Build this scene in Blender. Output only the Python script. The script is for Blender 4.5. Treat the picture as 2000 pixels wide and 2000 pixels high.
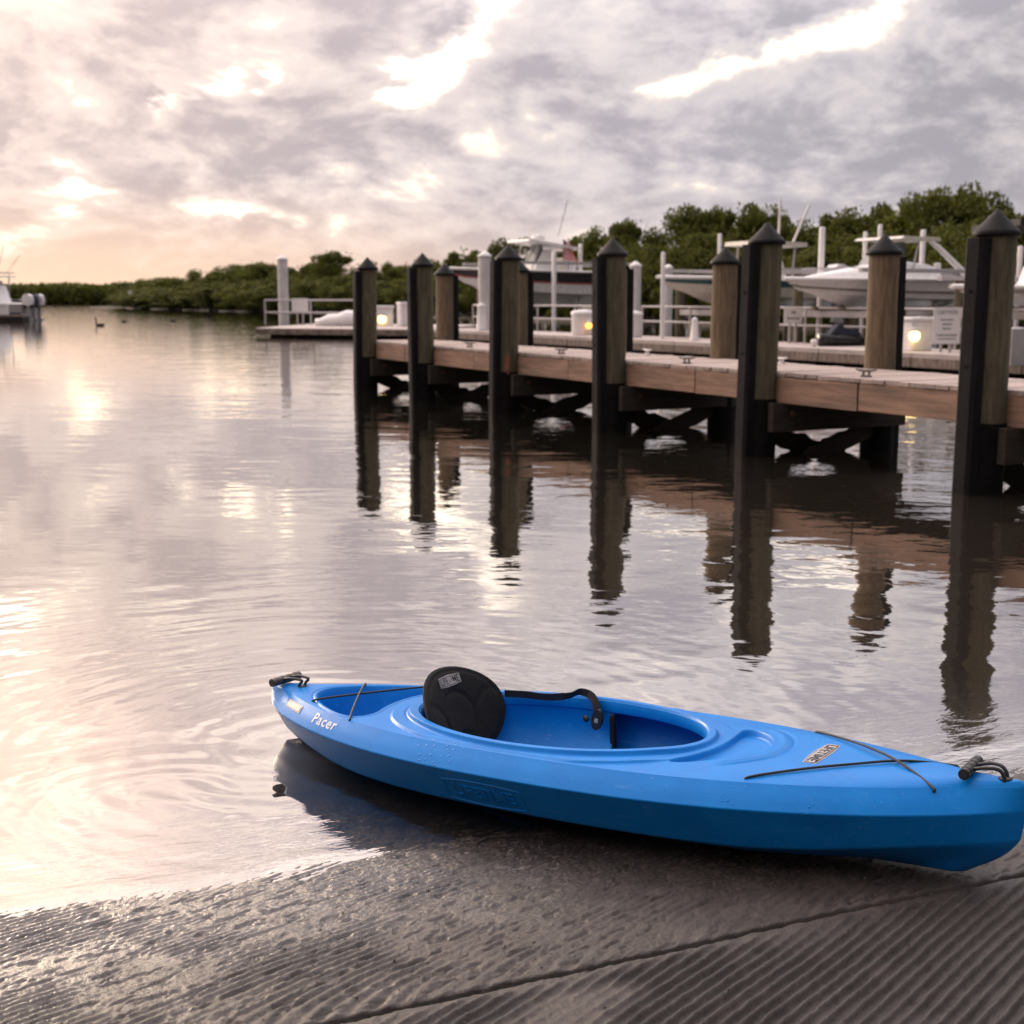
import bpy, bmesh, math, random
import numpy as np
from mathutils import Matrix, Vector, Euler

R = math.radians
for o in list(bpy.data.objects):
    bpy.data.objects.remove(o, do_unlink=True)
SC = bpy.context.scene
COL = SC.collection

# ------------------------------------------------------------------ camera
CAM_H, FPX, HOR = 1.44, 2570.0, 585.0          # height, focal length and horizon row for a 2000 px square frame
PITCH = math.atan2(1000 - HOR, FPX)
cd = bpy.data.cameras.new('camera')
cd.sensor_fit = 'HORIZONTAL'; cd.sensor_width = 36.0
cd.lens = 36.0 * FPX / 2000.0
cd.clip_start = 0.05; cd.clip_end = 5000
cd.dof.use_dof = True; cd.dof.focus_distance = 3.55; cd.dof.aperture_fstop = 5.2
cam = bpy.data.objects.new('camera', cd); COL.objects.link(cam)
cam.location = (0, 0, CAM_H); cam.rotation_euler = (math.pi / 2 - PITCH, 0, 0)
SC.camera = cam

# ------------------------------------------------------------------ sky and sun
SUN_AZ, SUN_EL = R(-33), R(13)                 # azimuth from +Y, negative = left
wd = bpy.data.worlds.new('World'); SC.world = wd; wd.use_nodes = True
SKY_GAIN = 1.0


class NT:
    """small helper to write node trees as expressions"""
    def __init__(self, nt):
        self.nt = nt; self.N = nt.nodes; self.L = nt.links
    def new(self, t, **kw):
        n = self.N.new(t)
        for k, v in kw.items():
            setattr(n, k, v)
        return n
    def put(self, sock, v):
        if v is None:
            return
        if hasattr(v, 'is_output'):
            self.L.new(v, sock)
        else:
            if getattr(sock, 'type', '') == 'RGBA' and hasattr(v, '__len__') and len(v) == 3:
                v = (*v, 1.0)
            sock.default_value = v
    def m(self, op, a, b=None, c=None, clamp=False):
        n = self.new('ShaderNodeMath', operation=op, use_clamp=clamp)
        self.put(n.inputs[0], a)
        if b is not None: self.put(n.inputs[1], b)
        if c is not None: self.put(n.inputs[2], c)
        return n.outputs[0]
    def add(self, a, b): return self.m('ADD', a, b)
    def sub(self, a, b): return self.m('SUBTRACT', a, b)
    def mul(self, a, b): return self.m('MULTIPLY', a, b)
    def div(self, a, b): return self.m('DIVIDE', a, b)
    def ss(self, v, lo, hi, to0=0.0, to1=1.0):
        n = self.new('ShaderNodeMapRange', interpolation_type='SMOOTHSTEP')
        self.put(n.inputs[0], v); self.put(n.inputs[1], lo); self.put(n.inputs[2], hi)
        self.put(n.inputs[3], to0); self.put(n.inputs[4], to1)
        return n.outputs[0]
    def lin(self, v, lo, hi, to0=0.0, to1=1.0):
        n = self.new('ShaderNodeMapRange'); n.clamp = True
        self.put(n.inputs[0], v); self.put(n.inputs[1], lo); self.put(n.inputs[2], hi)
        self.put(n.inputs[3], to0); self.put(n.inputs[4], to1)
        return n.outputs[0]
    def mix(self, f, a, b, blend='MIX'):
        n = self.new('ShaderNodeMix', data_type='RGBA', blend_type=blend)
        self.put(n.inputs[0], f); self.put(n.inputs[6], a); self.put(n.inputs[7], b)
        return n.outputs[2]
    def xyz(self, v):
        n = self.new('ShaderNodeSeparateXYZ'); self.put(n.inputs[0], v); return n.outputs
    def vec(self, x, y, z):
        n = self.new('ShaderNodeCombineXYZ')
        self.put(n.inputs[0], x); self.put(n.inputs[1], y); self.put(n.inputs[2], z); return n.outputs[0]
    def vm(self, op, a, b=None, s=None):
        n = self.new('ShaderNodeVectorMath', operation=op)
        self.put(n.inputs[0], a)
        if b is not None: self.put(n.inputs[1], b)
        if s is not None: self.put(n.inputs['Scale'], s)
        return n.outputs[0] if op not in ('LENGTH', 'DISTANCE', 'DOT_PRODUCT') else n.outputs['Value']
    def noise(self, v, scale, detail=4.0, rough=0.5, dist=0.0, lac=2.0, color=False):
        n = self.new('ShaderNodeTexNoise')
        self.put(n.inputs['Vector'], v); self.put(n.inputs['Scale'], scale); self.put(n.inputs['Detail'], detail)
        self.put(n.inputs['Roughness'], rough); self.put(n.inputs['Distortion'], dist); self.put(n.inputs['Lacunarity'], lac)
        return n.outputs['Color' if color else 0]
    def ramp(self, f, stops, interp='LINEAR'):
        n = self.new('ShaderNodeValToRGB'); cr = n.color_ramp; cr.interpolation = interp
        while len(cr.elements) < len(stops): cr.elements.new(0.5)
        for e, (p, c) in zip(cr.elements, stops):
            e.position = p; e.color = (*c, 1) if len(c) == 3 else c
        self.put(n.inputs[0], f); return n.outputs[0]


def build_sky():
    nt = wd.node_tree; nt.nodes.clear(); T = NT(nt)
    tc = T.new('ShaderNodeTexCoord')
    D = T.vm('NORMALIZE', tc.outputs['Generated'])
    x, y, z = T.xyz(D)
    az = T.mul(T.m('ARCTAN2', x, y), 180 / math.pi)      # degrees, right positive
    el = T.mul(T.m('ARCSINE', z), 180 / math.pi)
    zz = T.m('ABSOLUTE', z)
    k = T.add(zz, 0.42)
    P = T.vec(T.div(x, k), T.div(y, k), T.mul(zz, 1.5))
    warp = T.vm('SCALE', T.vm('SUBTRACT', T.noise(P, 2.0, 3, .5, color=True), (.5, .5, .5)), s=0.22)
    Pw = T.vm('ADD', P, warp)
    n1 = T.noise(Pw, 6.4, 8, .58, .0)
    n2 = T.noise(T.vm('ADD', Pw, (3.7, 1.9, .4)), 15.0, 6, .60, .10)
    n3 = T.noise(T.vm('ADD', P, (7.1, 4.2, 0)), 1.6, 3, .5)
    # openings in the cloud deck, as the sky in view shows them (az, el, half-width az, half-width el, tilt, gain)
    br = T.add(T.mul(n1, .62), T.mul(n2, .38))
    blobs = [(-.8, 11.9, 1.5, 1.25, 40, .22), (-2.2, 10.2, 1.5, .8, 25, .19), (-3.7, 9.1, 1.3, .7, 5, .19), (-4.3, 8.0, .8, .6, 20, .15),
             (8.6, 9.3, 2.6, .45, 16, .15), (12.4, 10.3, 2.8, .75, 20, .22), (15.6, 11.5, 1.6, .55, 22, .20), (6.4, 8.9, 1.2, .35, 4, .15), (9.8, 13.3, 1.3, .5, 0, .19),
             (-14.1, 8.0, .45, .8, 0, .17), (-11.9, 8.5, .8, .35, 5, .13), (-9.7, 8.6, .5, .5, 0, .15), (-11.6, 3.5, 1.8, .5, -6, .16), (-10.2, 3.1, .8, .3, 0, .12),
             (-20.0, 2.8, 2.8, .5, -3, .23), (-20.2, 5.6, 1.6, .7, 10, .12), (-17.6, 5.2, 1.0, .5, 0, .15), (-17.4, 4.1, 1.1, .28, 4, .14),
             (-21.5, 12.6, 2.4, 1.0, 8, .18), (-14.5, 13.2, 3.0, .6, 5, .07), (-1.2, 6.5, 1.6, .35, 5, .10), (1.8, 6.9, .9, .3, 6, .09), (19.4, 12.0, 1.0, .4, 0, .13), (-4.0, 4.6, 2.6, .3, 2, .06)]
    azw = T.add(az, T.mul(T.sub(n2, .5), 6.0)); elw = T.add(el, T.mul(T.sub(T.noise(T.vm('ADD', Pw, (1.1, 8.3, 0)), 6.0, 4, .6), .5), 3.6))
    for (a0, e0, sa, se, tilt, g) in blobs:
        ct, st = math.cos(R(tilt)), math.sin(R(tilt))
        da = T.sub(azw, a0); de = T.sub(elw, e0)
        u = T.div(T.add(T.mul(da, ct), T.mul(de, st)), sa)
        v = T.div(T.sub(T.mul(de, ct), T.mul(da, st)), se)
        q = T.add(T.mul(u, u), T.mul(v, v))
        br = T.add(br, T.mul(T.m('EXPONENT', T.mul(q, -1.0)), g))
    gap = T.ss(br, .58, .83)
    gap2 = T.ss(br, .52, .66)
    # cloud body: grey-mauve, cooler to the right, warmer towards the sunset
    warm = T.ss(az, 14, -26)
    dark = T.ss(T.add(T.mul(br, .8), T.mul(n3, .2)),   .425, .565)
    c_cool = T.mix(dark, (.425, .405, .470), (.68, .645, .685))
    c_warm = T.mix(dark, (.53, .445, .455), (.84, .70, .655))
    cloud = T.mix(warm, c_cool, c_warm)
    lowband = T.mul(T.ss(el, 5.5, .2), T.ss(az, 16, -22))
    cloud = T.mix(T.mul(lowband, .9), cloud, (1.0, .70, .50))
    lowr = T.mul(T.ss(el, 6.0, .5), T.ss(az, -6, 12))
    cloud = T.mix(T.mul(lowr, .55), cloud, (.60, .55, .565))
    edge = T.mix(T.mul(gap2, .55), cloud, (.92, .82, .76))
    sky = T.new('ShaderNodeTexSky', sky_type='NISHITA'); sky.sun_disc = False
    sky.sun_elevation = SUN_EL; sky.sun_rotation = SUN_AZ; sky.air_density = 1.0; sky.dust_density = 2.5; sky.ozone_density = 1.0
    clear = T.mix(.90, sky.outputs[0], (1.45, 1.22, 1.06))
    clear = T.mix(T.mul(T.ss(el, 6, 1), T.ss(az, -6, -20)), clear, (1.75, 1.30, .86))
    col = T.mix(gap, edge, clear)
    # thin cloud round the hidden sun: broad glow; overcast brightens towards the zenith
    sd = (math.sin(SUN_AZ) * math.cos(R(19)), math.cos(SUN_AZ) * math.cos(R(19)), math.sin(R(19)))
    cs = T.vm('DOT_PRODUCT', D, sd)
    glow = T.m('POWER', T.m('MAXIMUM', cs, 0.0), 26.0)
    col = T.mix(1.0, col, T.mix(glow, (0, 0, 0), (.40, .30, .22)), 'ADD')
    # thin bright cloud up on the left, where the water catches it
    ga = T.div(T.sub(az, -22.0), 5.2); ge = T.div(T.sub(el, 19.0), 4.2)
    gb = T.m('EXPONENT', T.mul(T.add(T.mul(ga, ga), T.mul(ge, ge)), -1.0))
    gb = T.mul(gb, T.ss(n1, .30, .62, .45, 1.1))
    col = T.mix(1.0, col, T.mix(gb, (0, 0, 0), (.62, .42, .28)), 'ADD')
    zen = T.ss(el, 8, 42, 1.0, 4.5)
    # the evening sky falls off away from the sunset
    away = T.vm('DOT_PRODUCT', D, (math.sin(SUN_AZ), math.cos(SUN_AZ), .35))
    zen = T.mul(zen, T.ss(away, -.2, 1.0, .26, 1.0))
    col = T.mix(1.0, col, T.vec(zen, T.mul(zen, .975), T.mul(zen, .945)), 'MULTIPLY')
    # below the horizon (never seen directly): dim ground light
    col = T.mix(T.ss(el, -.4, -2.0), col, (.10, .095, .085))
    bg = T.new('ShaderNodeBackground'); T.put(bg.inputs[0], T.mix(1.0, col, (10, 10, 10), 'MULTIPLY')); bg.inputs[1].default_value = 0.1 * SKY_GAIN
    out = T.new('ShaderNodeOutputWorld'); T.L.new(bg.outputs[0], out.inputs[0])


build_sky()
wd.cycles.sampling_method = 'MANUAL'; wd.cycles.sample_map_resolution = 512
sl = bpy.data.lights.new('sun', 'SUN'); sl.energy = 1.5; sl.angle = R(14); sl.color = (1.0, .80, .60)
sun = bpy.data.objects.new('sun', sl); COL.objects.link(sun)
sv = Vector((math.sin(SUN_AZ) * math.cos(SUN_EL), math.cos(SUN_AZ) * math.cos(SUN_EL), math.sin(SUN_EL)))
sun.rotation_euler = sv.to_track_quat('Z', 'Y').to_euler(); sun.location = sv * 60
vs = SC.view_settings
vs.view_transform = 'Standard'; vs.look = 'None'; vs.gamma = 1.0; vs.use_curve_mapping = False; vs.exposure = 0.20
SC.cycles.use_denoising = True; SC.cycles.use_adaptive_sampling = True; SC.cycles.adaptive_threshold = 0.025
try:
    SC.cycles.denoiser = 'OPENIMAGEDENOISE'
except Exception:
    pass
SC.cycles.max_bounces = 6; SC.cycles.glossy_bounces = 4; SC.cycles.diffuse_bounces = 3
SC.cycles.transparent_max_bounces = 8; SC.cycles.sample_clamp_indirect = 6.0
SC.cycles.caustics_reflective = False; SC.cycles.caustics_refractive = False

# ------------------------------------------------------------------ helpers
CP, SP = math.cos(PITCH), math.sin(PITCH)
def at(px, py, Y):
    """a point of the place: seen at (px, py) of the photograph, Y metres out"""
    a = (px - 1000) / FPX; b = (1000 - py) / FPX
    r = Vector((a, CP + b * SP, -SP + b * CP)); t = Y / r.y
    return Vector((0, 0, CAM_H)) + r * t
def tag(o, label=None, cat=None, group=None, kind=None):
    if label: o['label'] = label
    if cat: o['category'] = cat
    if group: o['group'] = group
    if kind: o['kind'] = kind
    return o
def empty(name, loc=(0, 0, 0), rz=0.0):
    e = bpy.data.objects.new(name, None); COL.objects.link(e)
    e.location = loc; e.rotation_euler = (0, 0, rz); e.empty_display_size = .1
    return e
def link(name, me, parent=None, loc=(0, 0, 0), rot=(0, 0, 0)):
    o = bpy.data.objects.new(name, me); COL.objects.link(o)
    o.location = loc; o.rotation_euler = rot
    if parent: o.parent = parent
    return o
def np_mesh(name, V, F, mats, smooth=False, mi=None):
    """fast mesh from an (n,3) array and an (m,4) or (m,3) array"""
    V = np.asarray(V, dtype=np.float32); F = np.asarray(F, dtype=np.int32)
    me = bpy.data.meshes.new(name)
    k = F.shape[1]
    me.vertices.add(len(V)); me.vertices.foreach_set('co', V.ravel())
    me.loops.add(F.size); me.loops.foreach_set('vertex_index', F.ravel())
    me.polygons.add(len(F)); me.polygons.foreach_set('loop_start', np.arange(0, F.size, k, dtype=np.int32))
    me.polygons.foreach_set('loop_total', np.full(len(F), k, dtype=np.int32))
    if smooth: me.polygons.foreach_set('use_smooth', np.ones(len(F), dtype=bool))
    for m in (mats if isinstance(mats, (list, tuple)) else [mats]): me.materials.append(m)
    if mi is not None: me.polygons.foreach_set('material_index', np.asarray(mi, dtype=np.int32))
    me.update(calc_edges=True); me.validate()
    return me
class MB:
    """collects shapes; build() links them as one mesh object"""
    def __init__(s): s.v = []; s.f = []; s.sm = []
    def raw(s, V, F, smooth=False):
        o = len(s.v); s.v += [tuple(map(float, p)) for p in V]
        for f in F: s.f.append(tuple(i + o for i in f)); s.sm.append(smooth)
        return s
    def box(s, c, d, rz=0.0, bev=0.0, M=None):
        hx, hy, hz = d[0] / 2, d[1] / 2, d[2] / 2
        if bev > 0:
            bm = bmesh.new(); bmesh.ops.create_cube(bm, size=1.0, matrix=Matrix.Diagonal((*d, 1)))
            bmesh.ops.bevel(bm, geom=list(bm.edges), offset=bev, segments=2, profile=.6, affect='EDGES')
            V = [v.co.copy() for v in bm.verts]; bm.verts.index_update(); F = [[v.index for v in f.verts] for f in bm.faces]; bm.free()
        else:
            V = [Vector((a * hx, b * hy, e * hz)) for a in (-1, 1) for b in (-1, 1) for e in (-1, 1)]
            F = [(0, 1, 3, 2), (4, 6, 7, 5), (0, 4, 5, 1), (2, 3, 7, 6), (0, 2, 6, 4), (1, 5, 7, 3)]
        m = Matrix.Translation(c) @ (M if M is not None else Matrix.Rotation(rz, 4, 'Z'))
        return s.raw([m @ v for v in V], F, False)
    def tube(s, pts, r, n=10, caps=True, smooth=True):
        pts = [Vector(p) for p in pts]; rr = r if hasattr(r, '__len__') else [r] * len(pts)
        rings = []; up = None
        for i, p in enumerate(pts):
            t = (pts[min(i + 1, len(pts) - 1)] - pts[max(i - 1, 0)]).normalized()
            if up is None:
                up = Vector((0, 0, 1)) if abs(t.z) < .9 else Vector((1, 0, 0))
            a = (up - t * up.dot(t)).normalized(); b = t.cross(a); up = a
            rings.append([p + (a * math.cos(2 * math.pi * k / n) + b * math.sin(2 * math.pi * k / n)) * rr[i] for k in range(n)])
        V = [q for g in rings for q in g]; F = []
        for i in range(len(rings) - 1):
            for k in range(n):
                F.append((i * n + k, i * n + (k + 1) % n, (i + 1) * n + (k + 1) % n, (i + 1) * n + k))
        s.raw(V, F, smooth)
        if caps:
            s.raw(rings[0][::-1], [tuple(range(n))]); s.raw(rings[-1], [tuple(range(n))])
        return s
    def lathe(s, prof, n=16, c=(0, 0, 0), smooth=True):
        V = []; F = []
        for (r, z) in prof:
            for k in range(n):
                a = 2 * math.pi * k / n; V.append((c[0] + r * math.cos(a), c[1] + r * math.sin(a), c[2] + z))
        for i in range(len(prof) - 1):
            for k in range(n):
                F.append((i * n + k, i * n + (k + 1) % n, (i + 1) * n + (k + 1) % n, (i + 1) * n + k))
        s.raw(V, F, smooth)
        return s
    def prism(s, poly, h0, h1, ax='z', M=None):
        n = len(poly)
        def P(p, h): return Vector((p[0], p[1], h)) if ax == 'z' else (Vector((p[0], h, p[1])) if ax == 'y' else Vector((h, p[0], p[1])))
        V = [P(p, h0) for p in poly] + [P(p, h1) for p in poly]
        if M is not None: V = [M @ v for v in V]
        F = [tuple(range(n))[::-1], tuple(range(n, 2 * n))] + [(i, (i + 1) % n, n + (i + 1) % n, n + i) for i in range(n)]
        return s.raw(V, F)
    def mesh(s, name, mat):
        me = bpy.data.meshes.new(name); me.from_pydata(s.v, [], s.f)
        me.polygons.foreach_set('use_smooth', s.sm); me.materials.append(mat); me.update()
        bm = bmesh.new(); bm.from_mesh(me); bmesh.ops.recalc_face_normals(bm, faces=bm.faces); bm.to_mesh(me); bm.free()
        return me
    def build(s, name, mat, parent=None, loc=(0, 0, 0), rot=(0, 0, 0)):
        return link(name, s.mesh(name, mat), parent, loc, rot)
def copy_tree(o, parent=None):
    c = o.copy(); COL.objects.link(c)
    if parent is not None: c.parent = parent
    for ch in list(o.children): copy_tree(ch, c)
    return c
def grid_faces(nr, nc, wrap=False):
    i = np.arange(nr - 1)[:, None]; j = np.arange(nc if wrap else nc - 1)[None, :]
    a = i * nc + j; b = i * nc + (j + 1) % nc; c = (i + 1) * nc + (j + 1) % nc; d = (i + 1) * nc + j
    return np.stack([a, b, c, d], -1).reshape(-1, 4)
_rs = np.random.RandomState(5)
_perm = _rs.permutation(256); _perm = np.concatenate([_perm, _perm])
_ga = _rs.rand(256) * 2 * np.pi; _gx, _gy = np.cos(_ga), np.sin(_ga)
def pn(x, y):
    """2-D gradient noise, about -0.7 .. 0.7"""
    x = np.asarray(x, float); y = np.asarray(y, float)
    xi = np.floor(x).astype(int); yi = np.floor(y).astype(int); xf = x - xi; yf = y - yi
    u = xf ** 3 * (xf * (xf * 6 - 15) + 10); v = yf ** 3 * (yf * (yf * 6 - 15) + 10)
    def g(ix, iy, fx, fy):
        h = _perm[(_perm[ix & 255] + iy) & 255]; return _gx[h] * fx + _gy[h] * fy
    a = g(xi, yi, xf, yf); b = g(xi + 1, yi, xf - 1, yf); c = g(xi, yi + 1, xf, yf - 1); d = g(xi + 1, yi + 1, xf - 1, yf - 1)
    return (a + (b - a) * u) * (1 - v) + (c + (d - c) * u) * v
def fbm(x, y, o=4, g=.5):
    s = 0; a = 1.0
    for k in range(o):
        s = s + a * pn(x * 2 ** k + 17.3 * k, y * 2 ** k - 9.1 * k); a *= g
    return s
def sst(v, lo, hi):
    t = np.clip((v - lo) / (hi - lo), 0, 1); return t * t * (3 - 2 * t)

# ------------------------------------------------------------------ materials
MATS = {}
def mat(name, color, rough=.5, metal=0.0, spec=.5, var=.0, vscale=6.0, bump=0.0, bscale=40.0, coat=0.0, emit=None, estr=0.0, dirt=None, dscale=3.0, damt=.5, stretch=(1, 1, 1), trans=0.0):
    if name in MATS: return MATS[name]
    m = bpy.data.materials.new(name); m.use_nodes = True
    nt = m.node_tree; nt.nodes.clear(); T = NT(nt)
    b = T.new('ShaderNodeBsdfPrincipled'); out = T.new('ShaderNodeOutputMaterial'); T.L.new(b.outputs[0], out.inputs[0])
    tc = T.new('ShaderNodeTexCoord'); P = tc.outputs['Object']
    oi = T.new('ShaderNodeObjectInfo')
    P = T.vm('ADD', P, T.vm('SCALE', (31.0, 17.0, 23.0), s=oi.outputs['Random']))
    if stretch != (1, 1, 1): P = T.vm('MULTIPLY', P, stretch)
    c = (*color, 1)
    if var > 0:
        n = T.noise(P, vscale, 5, .6)
        c = T.mix(T.ss(n, .25, .75), tuple(max(0, q * (1 - var)) for q in color), tuple(min(1, q * (1 + var)) for q in color))
    if dirt is not None:
        n = T.noise(T.vm('ADD', P, (5, 3, 1)), dscale, 6, .65)
        c = T.mix(T.ss(n, .45, .75, 0, damt), c, dirt)
    T.put(b.inputs['Base Color'], c); b.inputs['Metallic'].default_value = metal
    b.inputs['Specular IOR Level'].default_value = spec
    rn = T.noise(P, vscale * 2.3, 4, .6)
    T.put(b.inputs['Roughness'], T.lin(rn, .2, .8, max(.02, rough - .08), min(1, rough + .08)))
    b.inputs['Coat Weight'].default_value = coat
    if trans: b.inputs['Transmission Weight'].default_value = trans
    if bump > 0:
        bn = T.new('ShaderNodeBump'); bn.inputs['Strength'].default_value = 1.0; bn.inputs['Distance'].default_value = bump
        T.put(bn.inputs['Height'], T.noise(P, bscale, 5, .6)); T.L.new(bn.outputs[0], b.inputs['Normal'])
    if emit is not None:
        b.inputs['Emission Color'].default_value = (*emit, 1); b.inputs['Emission Strength'].default_value = estr
    MATS[name] = m
    return m

# ------------------------------------------------------------------ the setting: bed, ramp, water
RA = R(23.2)
VX, VY = math.cos(RA), math.sin(RA)            # along the water's edge
UX, UY = -math.sin(RA), math.cos(RA)           # down the ramp, away from the camera
Q0, SLOPE = 3.15, 0.07
def pq2w(p, q): return p * VX + q * UX, p * VY + q * UY
def w2pq(x, y): return x * VX + y * VY, x * UX + y * UY
def ramp_z(q): return (Q0 - q) * SLOPE

def concrete_material():
    m = bpy.data.materials.new('wet_ramp_concrete'); m.use_nodes = True
    nt = m.node_tree; nt.nodes.clear(); T = NT(nt)
    b = T.new('ShaderNodeBsdfPrincipled'); out = T.new('ShaderNodeOutputMaterial'); T.L.new(b.outputs[0], out.inputs[0])
    g = T.new('ShaderNodeNewGeometry'); P = g.outputs['Position']
    x, y, z = T.xyz(P)
    q = T.add(T.mul(x, UX), T.mul(y, UY)); p = T.add(T.mul(x, VX), T.mul(y, VY))
    big = T.noise(P, 1.6, 4, .55); med = T.noise(P, 11, 6, .65); fine = T.noise(P, 120, 5, .7); grit = T.noise(P, 380, 3, .6)
    c = T.ramp(med, [(.2, (.013, .0105, .009)), (.5, (.039, .031, .0265)), (.8, (.084, .069, .060))])
    c = T.mix(T.ss(fine, .35, .75, 0, .5), c, (.080, .068, .062))
    c = T.mix(T.ss(grit, .62, .78, 0, .5), c, (.19, .16, .14))
    c = T.mix(T.ss(grit, .40, .25, 0, .5), c, (.028, .024, .022))
    c = T.mix(T.ss(big, .5, .72, 0, .35), c, (.052, .052, .036))
    # wet near the water's edge and in a patchy film further up
    film = T.noise(T.vm('MULTIPLY', P, (1, 1, .2)), 5.5, 6, .62)
    wet = T.add(T.ss(q, 2.35, 3.05, .12, .95), T.mul(T.sub(film, .5), .9))
    wet = T.add(wet, T.ss(p, 1.3, .1, 0.0, .22))
    wet = T.m('MAXIMUM', T.m('MINIMUM', wet, 1.0), 0.0)
    c = T.mix(T.mul(wet, .45), c, T.mix(1.0, c, (.42, .39, .36), 'MULTIPLY'))
    T.put(b.inputs['Base Color'], c)
    rg = T.add(T.lin(wet, 0, 1, .46, .14), T.mul(T.sub(fine, .5), .18))
    T.put(b.inputs['Roughness'], T.m('MAXIMUM', rg, .08))
    T.put(b.inputs['Coat Weight'], T.lin(wet, .35, 1.0, .0, .55)); T.put(b.inputs['Coat Roughness'], T.lin(wet, 0, 1, .34, .17)); b.inputs['Coat IOR'].default_value = 1.5
    T.put(b.inputs['Specular IOR Level'], T.lin(wet, 0, 1, .42, .68))
    bn = T.new('ShaderNodeBump'); bn.inputs['Strength'].default_value = 1.0; bn.inputs['Distance'].default_value = 1.0
    ga_, gc_ = RA + R(20), 0
    al = T.add(T.mul(x, math.cos(ga_)), T.mul(y, math.sin(ga_))); ac = T.sub(T.mul(y, math.cos(ga_)), T.mul(x, math.sin(ga_)))
    comb = T.noise(T.vec(T.mul(al, .6), ac, 0.0), 115, 5, .68)
    hgt = T.add(T.mul(fine, .0036), T.add(T.mul(grit, .0024), T.mul(comb, .0026)))
    T.put(bn.inputs['Height'], T.mul(hgt, T.lin(wet, 0, 1, 1.0, .70)))
    T.L.new(bn.outputs[0], b.inputs['Normal']); T.L.new(bn.outputs[0], b.inputs['Coat Normal'])
    return m
CONC = concrete_material()

def slab_height(p, q, kind):
    base = ramp_z(q) + .004 * fbm(p * .9 + 3, q * .9, 3) + .004 * sst(-p, -.7, .1) - .013 * sst(p, 1.7, 3.0)
    JQ = 2.30
    ca, sa_ = math.cos(R(20)), math.sin(R(20)); al = p * ca + q * sa_; ac = q * ca - p * sa_
    if kind == 'A':
        e = np.maximum(q - JQ, 0)
        ph = (-.34 * p + (e - .86 * .16 * (1 - np.exp(-e / .16))) + .012 * pn(p * 3, q * 3)) / .0205
        wear = sst(fbm(p * 2.3 + 5, q * 3.1, 3) - .04, -.20, .36)
        wear = wear * (.45 + .55 * sst(q, 3.6, 2.7)); wear = np.maximum(wear, .8 * np.exp(-e / .12) * sst(fbm(p * 3, q * 3 + 6, 2), -.3, .2))
        rg = .5 + .5 * np.cos(2 * np.pi * ph + .6 * pn(p * 14, q * 14))
        h = .0064 * (.12 + .88 * wear) * (rg ** .8 - .5)
        h += .0026 * np.maximum(0, fbm(al * 5, ac * 15 + 4, 3, .6)) * (1.25 - wear)
        h += .0024 * fbm(al * 24, ac * 46, 3, .65) + .0018 * pn(al * 90, ac * 125)
        h -= .0046 * sst(fbm(al * 10 + 2, ac * 32, 3, .65), .20, .36)
        h *= sst(q, 2.306, 2.325) * .7 + .3
    else:
        e = np.maximum(JQ - q, 0)
        ph = (-.50 * p - (e - .20 * .10 * (1 - np.exp(-e / .10))) + .010 * pn(p * 2.2, q * 2.2)) / .0320
        wear = sst(fbm(p * 2.0 + 9, q * 2.6 + 2, 3) + .52, -.1, .5) * sst(p, .55, .95)
        rg = .5 + .5 * np.cos(2 * np.pi * ph + .35 * pn(p * 12, q * 12))
        h = .0160 * (.08 + .92 * wear) * sst(JQ - q, .012, .07 + .03 * pn(p * 5, 4.4)) * (rg ** 2.2 - .32)
        h += .0030 * fbm(p * 28, q * 28, 3, .6) + .0022 * np.maximum(0, fbm(p * 15, q * 15, 2)) + .001 * pn(p * 95, q * 95)
    # chipped arrises along the joint
    d = np.abs(q - JQ)
    h -= .005 * sst(-d, -.017 + .005 * pn(p * 21, 1.3), -.008)
    return base + h

def slab(p0, p1, q0, q1, step, kind, parent):
    nx = max(2, int((p1 - p0) / step)); ny = max(2, int((q1 - q0) / step))
    pp, qq = np.meshgrid(np.linspace(p0, p1, nx), np.linspace(q0, q1, ny))
    zz = slab_height(pp, qq, kind)
    # skirt so that the slab has thickness at the joint
    zz2 = np.vstack([zz[:1] - .06, zz, zz[-1:] - .06]); qq2 = np.vstack([qq[:1], qq, qq[-1:]]); pp2 = np.vstack([pp[:1], pp, pp[-1:]])
    X, Y = pq2w(pp2, qq2)
    me = np_mesh('slab', np.stack([X, Y, zz2], -1).reshape(-1, 3), grid_faces(ny + 2, nx), CONC, True)
    return link('slab', me, parent)

# ground sheet: ramp bed near by, lake bed and shore beyond, out to the horizon
def ground():
    qs = np.concatenate([np.linspace(-3000, -40, 12), np.linspace(-30, 30, 60), np.linspace(40, 3000, 14)])
    ps = np.concatenate([np.linspace(-3000, -40, 12), np.linspace(-30, 30, 30), np.linspace(40, 3000, 12)])
    pp, qq = np.meshgrid(ps, qs)
    zz = np.clip(ramp_z(qq), -1.6, .55) - .045
    X, Y = pq2w(pp, qq)
    m = mat('bed_mud', (.09, .075, .055), .9, var=.3, vscale=1.5)
    o = link('ground', np_mesh('ground', np.stack([X, Y, zz], -1).reshape(-1, 3), grid_faces(len(qs), len(ps)), m, True))
    tag(o, kind='structure')
ground()
ramp = empty('boat_ramp'); tag(ramp, 'wet grooved concrete boat ramp running down into the water', kind='structure')
slab(-.6, 3.7, 2.310, 3.75, .0042, 'A', ramp)
slab(.35, 3.3, 1.35, 2.290, .0042, 'B', ramp)
slab(-6.0, -.606, 2.310, 3.75, .03, 'A', ramp)
slab(3.706, 8.0, 2.310, 3.75, .03, 'A', ramp)
slab(3.306, 8.0, 1.35, 2.290, .03, 'B', ramp)
slab(-6.0, .344, 1.35, 2.290, .03, 'B', ramp)
slab(-6.0, 8.0, 3.762, 7.0, .05, 'A', ramp)
slab(-6.0, 8.0, -3.0, 1.338, .05, 'B', ramp)

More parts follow.
